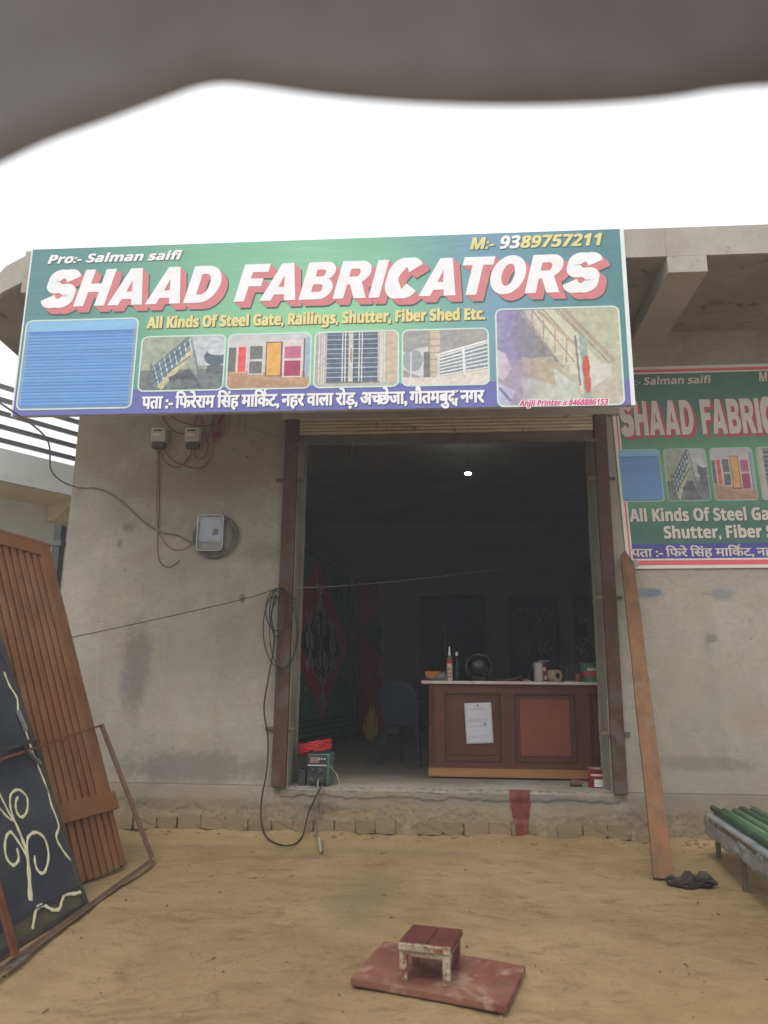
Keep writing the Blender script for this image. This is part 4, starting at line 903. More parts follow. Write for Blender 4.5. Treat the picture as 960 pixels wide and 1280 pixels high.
cable([(199, 563), (199, 640), (197, 680), (200, 702), (212, 709), (225, 700)], .0035, mat('maroon_wire', (84, 44, 40)), 'thin dark wire dropping straight from the left small meter', 'wire')
cable([(197, 563), (196, 640), (200, 668), (215, 686), (235, 684), (250, 664)], .003, M_rw, 'thin red wire looping from the left small meter to the boxed meter', 'wire')
cable([(201, 562), (206, 577), (222, 584), (236, 572), (240, 560)], .0045, M_rw, 'red wire loop hanging between the two small meters, lowest', 'wire')
cable([(205, 562), (218, 577), (250, 585), (263, 572), (268, 552), (275, 530), (277, 505)], .0045, M_rw, 'red wire looping under the right small meter up to the sign', 'wire')
cable([(242, 561), (246, 573), (256, 570), (260, 556), (254, 530), (246, 505)], .0045, M_rw, 'red wire behind the right small meter rising to the sign', 'wire')
cable([(201, 505), (205, 525), (222, 541), (240, 538), (246, 520), (250, 500)], .0045, M_rw, 'red wire swag above the two small meters', 'wire')
cable([(208, 505), (216, 522), (240, 531), (268, 530), (280, 515), (282, 500)], .004, M_rw, 'upper red wire swag just below the sign edge', 'wire')
bun = MB()
for i in range(9):
    x0 = 268+i*1.6; bun.tube(spline([wl(x0+random.uniform(-2, 2), 498, -.02), wl(x0+random.uniform(-3, 3), 515, -.03), wl(x0-2+random.uniform(-3, 3), 535, -.02), wl(x0-6+random.uniform(-4, 4), 551+random.uniform(-4, 5), -.015)], 5), .004, 5)
tag(bun.build('wire_bundle', M_rw, smooth=True), 'tangled bundle of red wires hanging down the wall beside the small meters', 'wire bundle')
for i, (x0, y1, mt_, lb) in enumerate(((287, 545, M_cab, 'thin grey wire hanging right of the red bundle, longest of three'), (299, 540, M_rw, 'thin red wire hanging right of the red bundle, middle of three'), (307, 543, M_rw, 'thin red wire hanging nearest the doorway of the three'))):
    cable([(x0, 498), (x0-.5, 520), (x0-1, y1)], .003, mt_, lb, 'wire')
cable([(287, 545), (291, 560), (300, 568), (309, 571)], .0022, M_cab, 'thin pale wire curving to a nail right of the meters', 'wire')
cable([(306, 533), (330, 541), (350, 547)], .002, M_blk, 'thin dark wire sloping from below the sign towards the left shutter guide', 'wire')
for (x0, y0) in ((309, 571), (303, 748)):
    p = wl(x0, y0); tag(MB().tube([p+Vector((0, .01, 0)), p+Vector((.006, -.03, -.004))], .006, 6).build('nail', M_dkst), 'rusty nail stub in the plaster ' + ('right of the small meters' if y0 < 600 else 'under the black line left of the doorway'), 'nail')
# black line from far left to left guide and on into the room
cable([gd(-60, 822, 1.3) if False else on(-40, 822, (0,1,0), (0,-2.0,0)), on(93, 796, (0,1,0), (0,-.6,0)), (200, 773, -.3), (300, 750, -.13), (348, 735, -.07)], .0035, M_blk, 'thin black line stretched across the wall to the left shutter guide')
cable([wl(350, 735, -.06), wl(420, 733, .3), wl(520, 724, 1.0), wl(620, 712, 2.0), wl(712, 699, 3.0)], .003, mat('pale_string', (140, 136, 124)), 'thin pale string stretched from the left shutter guide into the dark room', 'string', cat='string')
# coil hanging on the left guide + cord down to welding machine
hk = wl(353, 735, -.07)
tag(MB().tube([hk+Vector((0, .02, 0)), hk+Vector((0, -.05, 0)), hk+Vector((0, -.06, .03))], .007, 6).build('hook', M_dkst), 'small steel hook on the left shutter guide holding a looped cable', 'hook')
lp = []
for k_, (cx, cy, rx, ry) in enumerate(((351, 786, 22, 49), (349, 762, 17, 27), (347, 766, 10, 30), (354, 790, 17, 46))):
    for i in range(18):
        t = math.pi/2-2*math.pi*i/18; lp.append(wl(cx+rx*math.cos(t), cy-ry*math.sin(t), -.075-.012*k_))
tag(MB().tube(spline(lp, 3), .0046, 6).build('hanging_cable_loops', M_blk, smooth=True), 'black cable hung in long loops on the left shutter guide', 'cable coil')
wm = gd(396, 977, FL)
cable([(345, 742, -.08), (339, 770, -.09), (343, 800, -.08), (336, 845, -.07), (330, 885, -.07), (335, 925, -.06), (333, 965, -.06), (327, 1000, -.08), (327, 1030, -.10), gd(337, 1050, .012), gd(362, 1057, .012), gd(378, 1045, .015), (386, 1015, -.07), (398, 990, -.06), wl(403, 981, -.045), wl(405, 974, .01)], .0068, M_blk, 'black cord hanging from the left guide to the ground and up to the welding machine', n=7)
cable([wl(398, 974, .01), wl(397, 984, -.05), (397, 1000, -.06), (394, 1020, -.06), gd(395, 1040, .03), gd(398, 1058, .012), gd(402, 1062, .012), (403, 1045, -.06), (400, 1020, -.045), (402, 1005, -.04)], .0065, M_cab, 'short grey lead hanging over the doorway step from the welding machine')
q0_, q1_ = gd(399, 1048, .02), gd(401, 1063, .02)
tag(MB().tube([q0_, q1_], .011, 8).build('electrode_clamp', mat('brass_tip', (176, 164, 130))), 'pale electrode holder resting on the sand below the step', 'electrode holder')

# ------------------------------------------------------------------ welding machine
wx0, wx1 = wl(384, 960, .04).x, wl(409, 960, .04).x; wz1 = wl(396, 943, .04).z; wy = .04
wmc = thing('welding_machine', 'small teal welding machine with black front panel on the doorway sill', 'welding machine', ((wx0+wx1)/2, .15, FL))
M_teal = mat('teal_enamel', (92, 132, 124), (76, 112, 106), 6, .5, .1, dust=(120, 112, 92)); M_pan = mat('panel_black', (44, 50, 50), (34, 38, 38), 9, .5, dust=(80, 80, 72))
MB().box((wx0, wy+.012, FL+.012), (wx1+.012, wy+.34, wz1)).build('case', M_teal, wmc, bevel=.008)
MB().box((wx0-.003, wy, FL+.01), (wx1+.0, wy+.0118, wz1-.004)).build('front_panel', M_pan, wmc, bevel=.003)
hmid = FL+(wz1-FL)*.66
MB().box((wx0+.003, wy-.004, hmid-.005), (wx1-.003, wy-.0005, hmid+.005)).build('trim_strip', flat('silver_strip', (170, 178, 172)), wmc)
for kx, kz, r in ((.25, .2, .028), (.75, .2, .028), (.68, .5, .02), (.3, .5, .014)):
    MB().lathe((wx0+(wx1-wx0)*kx, wy-.0005, FL+(wz1-FL)*kz), [(.001, 0), (r, 0), (r*.9, -.016), (.4*r, -.02), (.001, -.02)], 14, 'y').build('socket', mat('knob_grey', (70, 72, 70), (54, 56, 54), 9, .5), wmc)
for kx in (.6, .72, .86): MB().lathe((wx0+(wx1-wx0)*kx, wy-.0005, FL+(wz1-FL)*.86), [(.001, 0), (.007, 0), (.007, -.006), (.001, -.007)], 10, 'y').build('indicator', flat('indicator_pale', (190, 190, 170)), wmc)
MB().box((wx0+.02, wy-.003, hmid+.02), (wx0+.1, wy-.0005, wz1-.02)).build('rating_label', flat('label_greyred', (130, 110, 104)), wmc)
MB().tube(spline([(wx0+.05, wy+.05, wz1), (wx0+.05, wy+.06, wz1+.035), (wx0+.05, wy+.26, wz1+.035), (wx0+.05, wy+.27, wz1)], 6), .008, 8).build('handle', M_pan, wmc, smooth=True)
for kx in (wx0+.01, wx1-.03):
    for ky in (wy+.03, wy+.29): MB().box((kx, ky, FL), (kx+.03, ky+.03, FL+.0115)).build('foot', M_pan, wmc)
# red cable bundle on top
rb = []; rc_ = Vector(((wx0+wx1)/2-.045, wy+.12, wz1+.055))
for i in range(340):
    t = i*.37; rr = .5+.5*abs(math.sin(i*.071)); rb.append(rc_+Vector((.135*math.cos(t)*(.65+.35*rr)+.01*math.sin(i*1.7), .07*math.sin(t)*rr, .028*math.sin(t*1.3+i*.01)+.022*math.cos(t)+.012*math.sin(i*.9))))
tag(MB().tube(spline(rb, 2), .0065, 5).build('red_cable_bundle', mat('bright_red_cable', (196, 44, 48), (160, 32, 38), 14, .45), smooth=True), 'tangled bright red cable bundle heaped on top of the welding machine', 'cable bundle')
bxq = MB().box((wx0-.085, wy+.05, FL), (wx0-.02, wy+.22, FL+.13)); tag(bxq.build('black_tin', M_pan, bevel=.006), 'small black box beside the left of the welding machine', 'box')
cable([wl(411, 955, .1), wl(416, 962, .05), wl(421, 968, .0), wl(424, 978, -.035), wl(424, 986, -.05)], .003, mat('pale_lead', (170, 160, 130)), 'thin pale lead curving from the right side of the welding machine', 'wire')

# ------------------------------------------------------------------ counter and what stands on it
cy0 = gd(545, 973, FL).y; cx0 = wl(537, 960, cy0).x; cz = wl(560, 851, cy0).z; CX1 = 1.62; CY1 = cy0+.62
M_cn = mat('brown_laminate', (108, 58, 38), (92, 50, 34), 3, .5, .2, 30, .002, wear=((96, 62, 50), 6, .58, .74)); M_cd = mat('dark_moulding', (78, 44, 36), (66, 38, 32), 5, .5); M_kw = mat('raw_pine', (176, 128, 80), (154, 108, 66), 4, .75, .4, 20, .003, sc3=(.6, 6, 6))
cnt = thing('shop_counter', 'brown panelled wooden counter with white top inside the doorway', 'counter', ((cx0+CX1)/2, cy0, FL))
kz = FL+.095
MB().box((cx0+.01, cy0+.025, kz+.003), (CX1, CY1, cz-.03)).build('body', M_cn, cnt)
MB().box((cx0-.01, cy0-.01, FL+.018), (CX1-.33, cy0+.03, kz)).build('kick_board', M_kw, cnt, bevel=.002)
MB().box((cx0+.02, cy0+.035, FL), (CX1, CY1-.05, kz)).build('plinth', M_cd, cnt)
MB().box((cx0-.005, cy0-.0, kz+.003), (cx0+.05, cy0+.0245, cz-.0295)).build('corner_post', M_cn, cnt, bevel=.003)
for i in range(4): MB().box((cx0+.003+i*.0115, cy0-.004, kz+.03), (cx0+.008+i*.0115, cy0-.0005, cz-.06)).build('flute', M_cd, cnt)
def cpx(x): return wl(x, 900, cy0).x
zt_, zb_ = wl(600, 866, cy0).z, wl(600, 953, cy0).z
pan = [(cpx(556), cpx(627)), (cpx(643), cpx(720)), (cpx(737), CX1-.02)]
MB().box((cx0+.0505, cy0, zt_), (CX1, cy0+.0245, cz-.0295)).build('top_rail', M_cn, cnt)
MB().box((cx0+.0505, cy0, kz+.003), (CX1, cy0+.0245, zb_)).build('bottom_rail', M_cn, cnt)
edges = [cx0+.0505]+[v for p_ in pan for v in p_]+[CX1]
for i in range(0, len(edges)-1, 2): MB().box((edges[i], cy0+.0005, zb_), (edges[i+1], cy0+.0245, zt_)).build('stile', M_cn, cnt)
M_pc = mat('panel_centre', (142, 76, 44), (124, 66, 44), 4, .45, .1)
for k_, (p0, p1) in enumerate(pan):
    mm = MB(); t = .012
    mm.box((p0, cy0-.006, zt_-t), (p1, cy0+.020, zt_)).box((p0, cy0-.006, zb_), (p1, cy0+.020, zb_+t)).box((p0, cy0-.0055, zb_+t), (p0+t, cy0+.02, zt_-t)).box((p1-t, cy0-.0055, zb_+t), (p1, cy0+.02, zt_-t)); mm.build('moulding', M_cd, cnt, bevel=.002)
    MB().box((p0+.05, cy0+.012, zb_+.06), (p1-.05, cy0+.0245, zt_-.06)).build('panel', M_pc if k_ == 1 else M_cn, cnt, bevel=.008)
MB().box((cx0-.075, cy0-.06, cz-.0285), (CX1+.01, CY1+.02, cz)).build('counter_top', mat('white_marble_top', (214, 200, 196), (190, 174, 170), 8, .35, wear=((150, 128, 124), 14, .6, .7)), cnt, bevel=.006)
# paper notice
pa = [wl(580, 879, cy0-.012), wl(614, 878, cy0-.012), wl(617, 929, cy0-.012), wl(583, 930, cy0-.012)]
pap = thing('paper_notice', 'white printed paper sheet taped to the left panel of the counter', 'paper', pa[3])
def pf_(u, v):
    a__ = pa[0].lerp(pa[1], u); b2 = pa[3].lerp(pa[2], u); p = b2.lerp(a__, v); return p+Vector((0, -.004*math.sin(u*3)-.003*nz(u*2, v*2, 0, 1.5)-.006*v*0, 0))
MB().sheet(12, 16, pf_).build('sheet', flat('paper_white', (214, 214, 222)), pap, smooth=True, solid=.0006)
tx = MB(); rnd = random.Random(3); uu = (pa[1]-pa[0]); vv = (pa[0]-pa[3])
def pw(u0, v0, u1, v1):
    c0 = [pf_(u0, v0), pf_(u1, v0), pf_(u1, v1), pf_(u0, v1)]; tx.add([p+Vector((0, -.0018, 0)) for p in c0], [(0, 1, 2, 3)])
for v0 in (.90, .86, .83, .60, .57, .54, .42, .18, .14):
    u0 = .12 if v0 < .85 else .35
    while u0 < (.85 if v0 < .85 else .62):
        l = rnd.uniform(.04, .14); pw(u0, v0, min(u0+l, .88), v0+.008); u0 += l+.03
pw(.46, .92, .53, .96); pw(.68, .44, .76, .50)
kind(tx.build('print', flat('ink_grey', (120, 120, 140)), pap), 'stuff')
# items
def item(name, label, cat, loc): return thing(name, label, cat, loc)
def at_ct(px_, off=0.0): return Vector((wl(px_, 845, cy0+off).x, cy0+off, cz))
c0 = at_ct(562, .05)
it = item('glue_bottle', 'slim white squeeze bottle with red and green label and nozzle on the counter', 'bottle', c0)
hb_ = (wl(562, 808, cy0+.05).z-cz)
MB().lathe(c0, [(.026, .0), (.028, .01), (.028, hb_*.48), (.028, hb_*.5)], 18).build('body', mat('bottle_white', (206, 190, 178), (186, 160, 150), 30, .4), it, smooth=False)
MB().lathe(c0+Z*hb_*.5, [(.0285, 0), (.030, .004), (.030, hb_*.1), (.028, hb_*.13)], 18).build('label_band', flat('bottle_red', (170, 48, 44)), it)
MB().lathe(c0+Z*hb_*.63, [(.026, 0), (.026, hb_*.06), (.014, hb_*.1)], 18).build('collar', flat('bottle_green', (70, 110, 96)), it)
MB().lathe(c0+Z*hb_*.73, [(.013, 0), (.010, hb_*.1), (.007, hb_*.25), (.004, hb_*.27)], 12).build('nozzle', flat('nozzle_white', (226, 226, 230)), it)
for zz in (.1, .2, .32): MB().box((c0.x-.018, c0.y-.0292, cz+hb_*zz), (c0.x+.016, c0.y-.0275, cz+hb_*(zz+.035))).build('label_line', flat('bottle_red', (170, 48, 44)), it)
# orange scraper/brush bristles
c1 = at_ct(541, .10); it = item('orange_brush', 'orange bristled brush lying at the left end of the counter', 'brush', c1)
br = MB()
for i in range(70):
    t = random.uniform(-.06, .06); p = c1+Vector((t, random.uniform(-.02, .02), .03)); br.tube([p, p+Vector((t*.25, random.uniform(-.01, .01), .05+.012*random.random()))], .004, 4)
br.build('bristles', flat('bristle_orange', (214, 130, 40)), it); MB().box(c1+Vector((-.06, -.022, .0)), c1+Vector((.055, .022, .032))).build('block', flat('brush_block', (130, 48, 44)), it, bevel=.006)
# crumpled clear bag
bm = bmesh.new(); bmesh.ops.create_icosphere(bm, subdivisions=4, radius=1); c2 = at_ct(549, .03)
for v in bm.verts:
    x, y, z = v.co; f = 1+.35*nz(x, y, z, 2.2)+.2*abs(nz(x, y, z, 5)); v.co = Vector((x*.075*f, y*.045*f, max(0, (z+.85)*.032*f*(1+.5*x))))+c2
me = bpy.data.meshes.new('bag'); bm.to_mesh(me); bm.free(); o = bpy.data.objects.new('crumpled_bag', me); C.objects.link(o); me.materials.append(mat('bag_film', (122, 128, 122), (90, 96, 92), 20, .3, .4, 60, .004, spec=.7))
tag(o, 'crumpled grey plastic bag between the brush and the glue bottle', 'plastic bag')
# round dark fan-like cooker (rim with bowl)
c3 = at_ct(599, .30)
it = item('round_appliance', 'dark round appliance with a shiny ring standing near the middle of the counter', 'appliance', c3)
rr_ = .125
ring = [c3+Vector((rr_*math.cos(t), 0, .02+rr_*.95+rr_*.95*math.sin(t))) for t in [R_(-40+260*i/30) for i in range(31)]]
MB().tube(ring, .009, 8).build('ring', mat('chrome_rim', (96, 98, 90), (64, 66, 60), 9, .35, metal=.8), it, smooth=True)
MB().lathe(c3+Vector((0, .03, .02+rr_)), [(.001, 0), (rr_*.86, 0), (rr_*.9, .05), (.06, .10), (.001, .1)], 24, 'y').build('bowl', mat('black_gloss', (22, 22, 22), (14, 14, 14), 9, .3, spec=.6), it, smooth=True)
MB().box(c3+Vector((-.08, -.05, 0)), c3+Vector((.08, .12, .022))).build('base', mat('black_gloss', (22, 22, 22)), it, bevel=.008)
MB().box(c3+Vector((-.06, -.054, .028)), c3+Vector((.06, -.03, .040))).build('front_plate', mat('chrome_rim', (120, 120, 112)), it, bevel=.004)
# paint tins
def tin(px0, px1, topy, off, label, bands, name='paint_tin', lid=None, base_z=None, Yy=None):
    Y = Yy if Yy is not None else cy0+off; bz = cz if base_z is None else base_z
    x0 = wl(px0, 845, Y).x; x1 = wl(px1, 845, Y).x; r = (x1-x0)/2; c = Vector(((x0+x1)/2, Y, bz)); h = wl((px0+px1)/2, topy, Y-r).z-bz
    t = item(name, label, 'tin', c)
    MB().lathe(c, [(r*.97, 0), (r, .004), (r, h*.96), (r*.96, h)], 24).build('can', mat('tin_'+name+str(px0), bands[0]), t)
    for (z0, z1, a0, a1, colr) in bands[1]:
        k = 10; mb = MB(); pts = []
        for zz in (z0, z1):
            for j in range(k+1):
                a = R_(a0+(a1-a0)*j/k); pts.append(c+Vector(((r+.0012)*math.sin(a), -(r+.0012)*math.cos(a), h*zz)))
        mb.add(pts, [(j, j+1, k+2+j, k+1+j) for j in range(k)]); mb.build('label', flat('tinlabel%d_%d_%d' % colr, colr), t)
    MB().lathe(c+Z*h, [(r*1.02, -.004), (r*1.03, .003), (r*.85, .005), (r*.8, .001), (.001, .001)], 24).build('lid', lid or mat('tin_steel', (150, 148, 142), (120, 116, 108), 12, .4, metal=.6), t)
    return t, c, r, h
tin(667, 684, 828, .06, 'white and dark red paint tin beside the tape roll on the counter', ((150, 146, 142), [(.05, .95, -60, 5, (176, 170, 164)), (.03, .97, 15, 85, (140, 34, 36)), (.1, .3, 28, 70, (216, 208, 196)), (.55, .75, 20, 45, (216, 208, 196))]))
tin(726, 752, 829, .10, 'green and red tin at the right end of the counter by the door frame', ((60, 110, 84), [(.3, .55, -85, 85, (176, 56, 44)), (.6, .75, -30, 85, (196, 186, 176)), (.05, .25, -85, 85, (52, 124, 78))]), lid=mat('tin_lid_dark', (84, 96, 88)))
c4 = at_ct(722, .03); it = tag(MB().lathe(c4, [(.02, 0), (.026, .03), (.02, .075), (.012, .08)], 12).build('small_jar', mat('jar_orange', (160, 84, 58), (120, 60, 46), 16, .5)), 'small reddish jar just left of the green and red tin', 'jar')
cz9 = at_ct(571, .16); it = item('dark_bottle', 'slim dark bottle standing just behind the white glue bottle', 'bottle', cz9)
MB().lathe(cz9, [(.024, 0), (.027, .01), (.027, .14), (.012, .18), (.010, .24)], 14).build('body', mat('bottle_dark_teal', (40, 62, 66), (30, 46, 50), 8, .3), it, smooth=True)
MB().lathe(cz9+Z*.2405, [(.013, 0), (.013, .03), (.008, .035)], 12).build('cap', flat('nozzle_white', (226, 226, 230)), it)
for px_, lb, m_ in ((630, 'thin dark screwdriver lying near the middle of the counter edge', M_dkst),):
    p = at_ct(px_, .02); it = item('screwdriver', lb, 'screwdriver', p)
    MB().tube([p+Vector((-.05, 0, .012)), p+Vector((.03, .01, .012))], .004, 6).build('shaft', m_, it); MB().tube([p+Vector((.03, .01, .012)), p+Vector((.10, .018, .012))], .011, 8).build('handle', flat('handle_dark_red', (120, 40, 40)), it)
# tape roll
Yt = cy0+.04; cxr = wl(694, 838, Yt); rt = .056
it = item('tape_roll', 'roll of cream tape lying on its side on the counter', 'tape', (cxr.x, Yt, cz))
Mrot = Matrix.Rotation(R_(-68), 3, 'Z')@Matrix.Rotation(R_(90), 3, 'Y')
Mrot = Matrix.Rotation(R_(35), 3, 'Z')@Matrix.Rotation(R_(90), 3, 'X')
ro = MB(); k = 28
pr = [(rt*.52, -.055), (rt, -.055), (rt, .055), (rt*.52, .055)]
vs = []; 
for (r, h) in pr:
    for j in range(k):
        t = 2*math.pi*j/k; vs.append(Vector((cxr.x-.01, Yt+.04, cz+rt))+Mrot@Vector((r*math.cos(t), r*math.sin(t), h)))
fs = [(i*k+j, i*k+(j+1) % k, ((i+1) % 4)*k+(j+1) % k, ((i+1) % 4)*k+j) for i in range(4) for j in range(k)]
ro.add(vs, fs).build('roll', mat('cream_tape', (196, 174, 142), (176, 154, 122), 9, .5), it)
ri = MB(); vs = []
for (r, h) in [(rt*.40, -.0555), (rt*.515, -.0555), (rt*.515, .0555), (rt*.40, .0555)]:
    for j in range(k):
        t = 2*math.pi*j/k; vs.append(Vector((cxr.x-.01, Yt+.04, cz+rt))+Mrot@Vector((r*math.cos(t), r*math.sin(t), h)))
ri.add(vs, fs).build('core', mat('card_core', (120, 84, 60)), it)
# spray bottle behind
c5 = at_ct(676, .22); it = item('spray_bottle', 'dark spray bottle with pale trigger head behind the paint tin', 'bottle', c5)
MB().lathe(c5, [(.034, 0), (.036, .01), (.036, .11), (.02, .15), (.014, .17)], 16).build('body', mat('bottle_dark_teal', (40, 62, 66), (30, 46, 50), 8, .3), it, smooth=True)
MB().box(c5+Vector((-.014, -.01, .17)), c5+Vector((.016, .01, .205))).box(c5+Vector((.016, -.008, .192)), c5+Vector((.085, .008, .204))).build('trigger_head', mat('head_pale_blue', (120, 150, 168)), it, bevel=.003)
MB().bar(c5+Vector((.03, 0, .19)), c5+Vector((.045, 0, .15)), .008, .008).build('trigger', mat('head_pale_blue', (120, 150, 168)), it)
# wire basket
c6 = at_ct(712, .36); it = item('wire_basket', 'dark slatted basket at the back of the counter behind the tape roll', 'basket', c6)
for i in range(10): MB().box(c6+Vector((-.1+i*.022, -.005, 0)), c6+Vector((-.09+i*.022, .005, .16))).build('slat', mat('basket_dark', (76, 74, 66), (60, 58, 52), 8, .6), it)
MB().box(c6+Vector((-.105, -.008, .161)), c6+Vector((.12, .008, .17))).build('rim', mat('basket_dark', (76, 74, 66)), it); MB().box(c6+Vector((-.1, .01, 0)), c6+Vector((.115, .14, .012))).build('base', mat('basket_dark', (76, 74, 66)), it)
# pink sponge, flat papers
c7 = at_ct(658, .05); tag(MB().box(c7+Vector((-.035, -.02, 0)), c7+Vector((.035, .02, .018))).build('pink_sponge', mat('sponge_pink', (190, 130, 136), (160, 104, 112), 30, .8), bevel=.006), 'small pink pad on the counter left of the paint tin', 'sponge')
c8 = at_ct(712, .05); tag(MB().box(c8+Vector((-.05, -.03, 0)), c8+Vector((.07, .05, .012))).build('paper_stack', mat('paper_mauve', (160, 140, 140)), bevel=.002), 'flat stack of papers on the counter right of the tape roll', 'papers')
c9 = at_ct(640, .03); tag(MB().tube([c9+Vector((-.06, 0, .006)), c9+Vector((.09, .03, .045))], .0025, 5).build('thin_rod', mat('rod_pale', (150, 146, 136))), 'thin pale rod propped against the paint tin', 'rod')
tag(MB().lathe(at_ct(618, .07), [(.02, 0), (.025, .006), (.008, .012), (.001, .012)], 12).build('metal_washer', mat('dark_metal_bits', (70, 66, 60))), 'small dark metal disc on the counter between bottle and tin', 'metal disc')
# red paint can on the sill + brush
Yc = gd(740, 985, FL).y+.06
tin(729, 749, 961, 0, 'red and white paint can with stained lid on the doorway sill beside the frame', ((120, 30, 34), [(.06, .45, -25, 60, (206, 204, 200)), (.62, .72, -50, 60, (200, 190, 184)), (.5, .94, -80, -55, (160, 60, 60))]), 'paint_can', base_z=FL, Yy=Yc, lid=mat('stained_lid', (176, 160, 152), (130, 96, 90), 20, .5, wear=((110, 40, 40), 14, .55, .62)))
cb = Vector((wl(721, 975, Yc).x, Yc, FL)); it = item('paint_roller', 'small worn brown roller lying on the sill left of the red paint can', 'roller', cb)
MB().lathe(cb+Vector((-.06, 0, .03)), [(.01, 0), (.028, .004), (.028, .10), (.01, .104)], 16, 'x').build('sleeve', mat('roller_brown', (112, 84, 72), (90, 66, 58), 30, .9, .5, 80, .004), it)
MB().tube([cb+Vector((.04, 0, .03)), cb+Vector((.055, .01, .03)), cb+Vector((.05, .08, .02))], .004, 6).build('handle', M_dkst, it)

# ------------------------------------------------------------------ inside the room
def panel_gate(label, base_l, base_r, height, leanback, sheet_m, name='ornate_gate', fn=None):
    a = Vector(base_l); b_ = Vector(base_r); u = (b_-a); Wd = u.length; u.normalize(); n = Vector((u.y, -u.x, 0))
    if (Vector((0, -D, 0))-a).dot(n) < 0: n = -n
    v = (Z*math.cos(leanback)-n*math.sin(leanback)).normalized(); n2 = u.cross(v)
    if n2.dot(n) < 0: n2 = -n2
    t = thing(name, label, 'gate', (a+b_)/2, 'decorated gates stored inside the room')
    MB().obox(a, u, v, n2, (0, 0, -.02), (Wd, height, 0)).build('sheet', sheet_m, t)
    fm = MB().obox(a, u, v, n2, (0, 0, .0005), (.035, height, .02)).obox(a, u, v, n2, (Wd-.035, 0, .0005), (Wd, height, .02)).obox(a, u, v, n2, (.035, height-.04, .0005), (Wd-.035, height, .02)); fm.build('frame', M_frg, t)
    if fn: fn(t, a, u, v, n2, Wd, height)
    return t
M_frg = mat('gate_frame_dark', (78, 88, 84)); M_grn = mat('gate_green', (72, 128, 104), (56, 106, 88), 3, .6); M_rdd = mat('gate_red', (204, 62, 62), (180, 50, 54), 4, .6)
M_nvy = mat('gate_navy', (58, 62, 82), (46, 50, 66), 4, .6); M_scr = mat('gate_scroll', (176, 170, 160), (140, 134, 128), 9, .6)
def diamond(t, a, u, v, n, x0, z0, hw, hh, m_, lift=.003):
    P4 = [(x0, z0-hh), (x0+hw, z0), (x0, z0+hh), (x0-hw, z0)]
    MB().prism([a+u*x+v*z+n*lift for x, z in P4], n*.006).build('diamond', m_, t)
def scrolls(t, a, u, v, n, x0, z0, sc, rows=2, m_=None, lift=.012):
    mb = MB()
    for sx in (-1, 1):
        for sy in ((-1, 1) if rows == 2 else (1,)):
            pts = []
            for i in range(22):
                th = i*.33; r = sc*(.34-.012*i); pts.append(a+u*(x0+sx*(sc*.45+r*math.cos(th)))+v*(z0+sy*(sc*.55+r*math.sin(th)*1.3))+n*lift)
            mb.tube(pts, .011, 5)
            mb.tube([a+u*(x0+sx*sc*.1)+v*z0+n*lift, a+u*(x0+sx*sc*.25)+v*(z0+sy*sc*.4)+n*lift, a+u*(x0+sx*sc*.7)+v*(z0+sy*sc*1.2)+n*lift], .009, 5)
    mb.build('scrollwork', m_ or M_scr, t, smooth=True)
def g1(t, a, u, v, n, W, H):
    diamond(t, a, u, v, n, W*.48, H*.56, W*.46, H*.42, M_rdd); diamond(t, a, u, v, n, W*.48, H*.52, W*.3, H*.2, M_nvy, .0095); scrolls(t, a, u, v, n, W*.48, H*.53, .42, lift=.018)
    for dx_, dz_ in ((-.16, .16), (.16, .16), (-.16, -.16), (.16, -.16), (0, .62), (0, -.62)): scrolls(t, a, u, v, n, W*(.48+dx_), H*.53+dz_*1.1, .22, lift=.018)
    for q_ in range(10):
        sx_ = random.choice((-1, 1)); zz_ = random.uniform(.62, .93)*H if q_ % 2 else random.uniform(.22, .42)*H; scrolls(t, a, u, v, n, W*(.5+sx_*.36), zz_, .14, lift=.012, m_=mat('gate_scroll_green', (92, 140, 120)))
    for k_ in range(22):
        x = random.uniform(.08, .92)*W; z = random.uniform(.2, .95)*H; MB().lathe(a+u*x+v*z+n*.01, [(.001, 0), (.016, 0), (.010, -.006), (.001, -.008)], 8, 'y').build('stud', M_scr, t)
    for sx in (.1, .88): diamond(t, a, u, v, n, W*sx, H*.30, .09, .22, mat('gate_olive', (120, 116, 80)), .010); diamond(t, a, u, v, n, W*sx, H*.31, .045, .11, M_grn, .0165)
    for i in range(5): MB().obox(a, u, v, n, (.04, .05+i*.075, .001), (W-.04, .075+i*.075, .014)).build('louvre', M_frg, t)
def g2(t, a, u, v, n, W, H):
    diamond(t, a, u, v, n, W*.5, H*.66, W*.40, H*.22, M_grn); scrolls(t, a, u, v, n, W*.5, H*.3, .4); scrolls(t, a, u, v, n, W*.5, H*.66, .3, lift=.018); scrolls(t, a, u, v, n, W*.5, H*.9, .22); MB().lathe(a+u*W*.5+v*H*.66+n*.01, [(.001, 0), (.03, 0), (.02, -.01), (.001, -.012)], 10, 'y').build('boss', M_scr, t)
    for k_ in range(12):
        x = random.uniform(.08, .92)*W; z = random.uniform(.2, .95)*H; MB().lathe(a+u*x+v*z+n*.01, [(.001, 0), (.012, 0), (.008, -.006), (.001, -.008)], 8, 'y').build('stud', M_scr, t)
def g3(t, a, u, v, n, W, H):
    for z in (H*.25, H*.5, H*.75): scrolls(t, a, u, v, n, W*.5, z, .42)
F = lambda x, y: gd(x, y, FL)
H_g = 2.75
panel_gate('green gate with a large red diamond and dark scrollwork against the left inside wall', F(352, 945), F(444, 921), H_g, .06, M_grn, fn=g1)
panel_gate('red gate with a green diamond standing behind the plastic chair', F(450, 920), F(517, 914), H_g, .05, M_rdd, fn=g2)
by = 7.75
def xb(px_): return wl(px_, 880, by).x
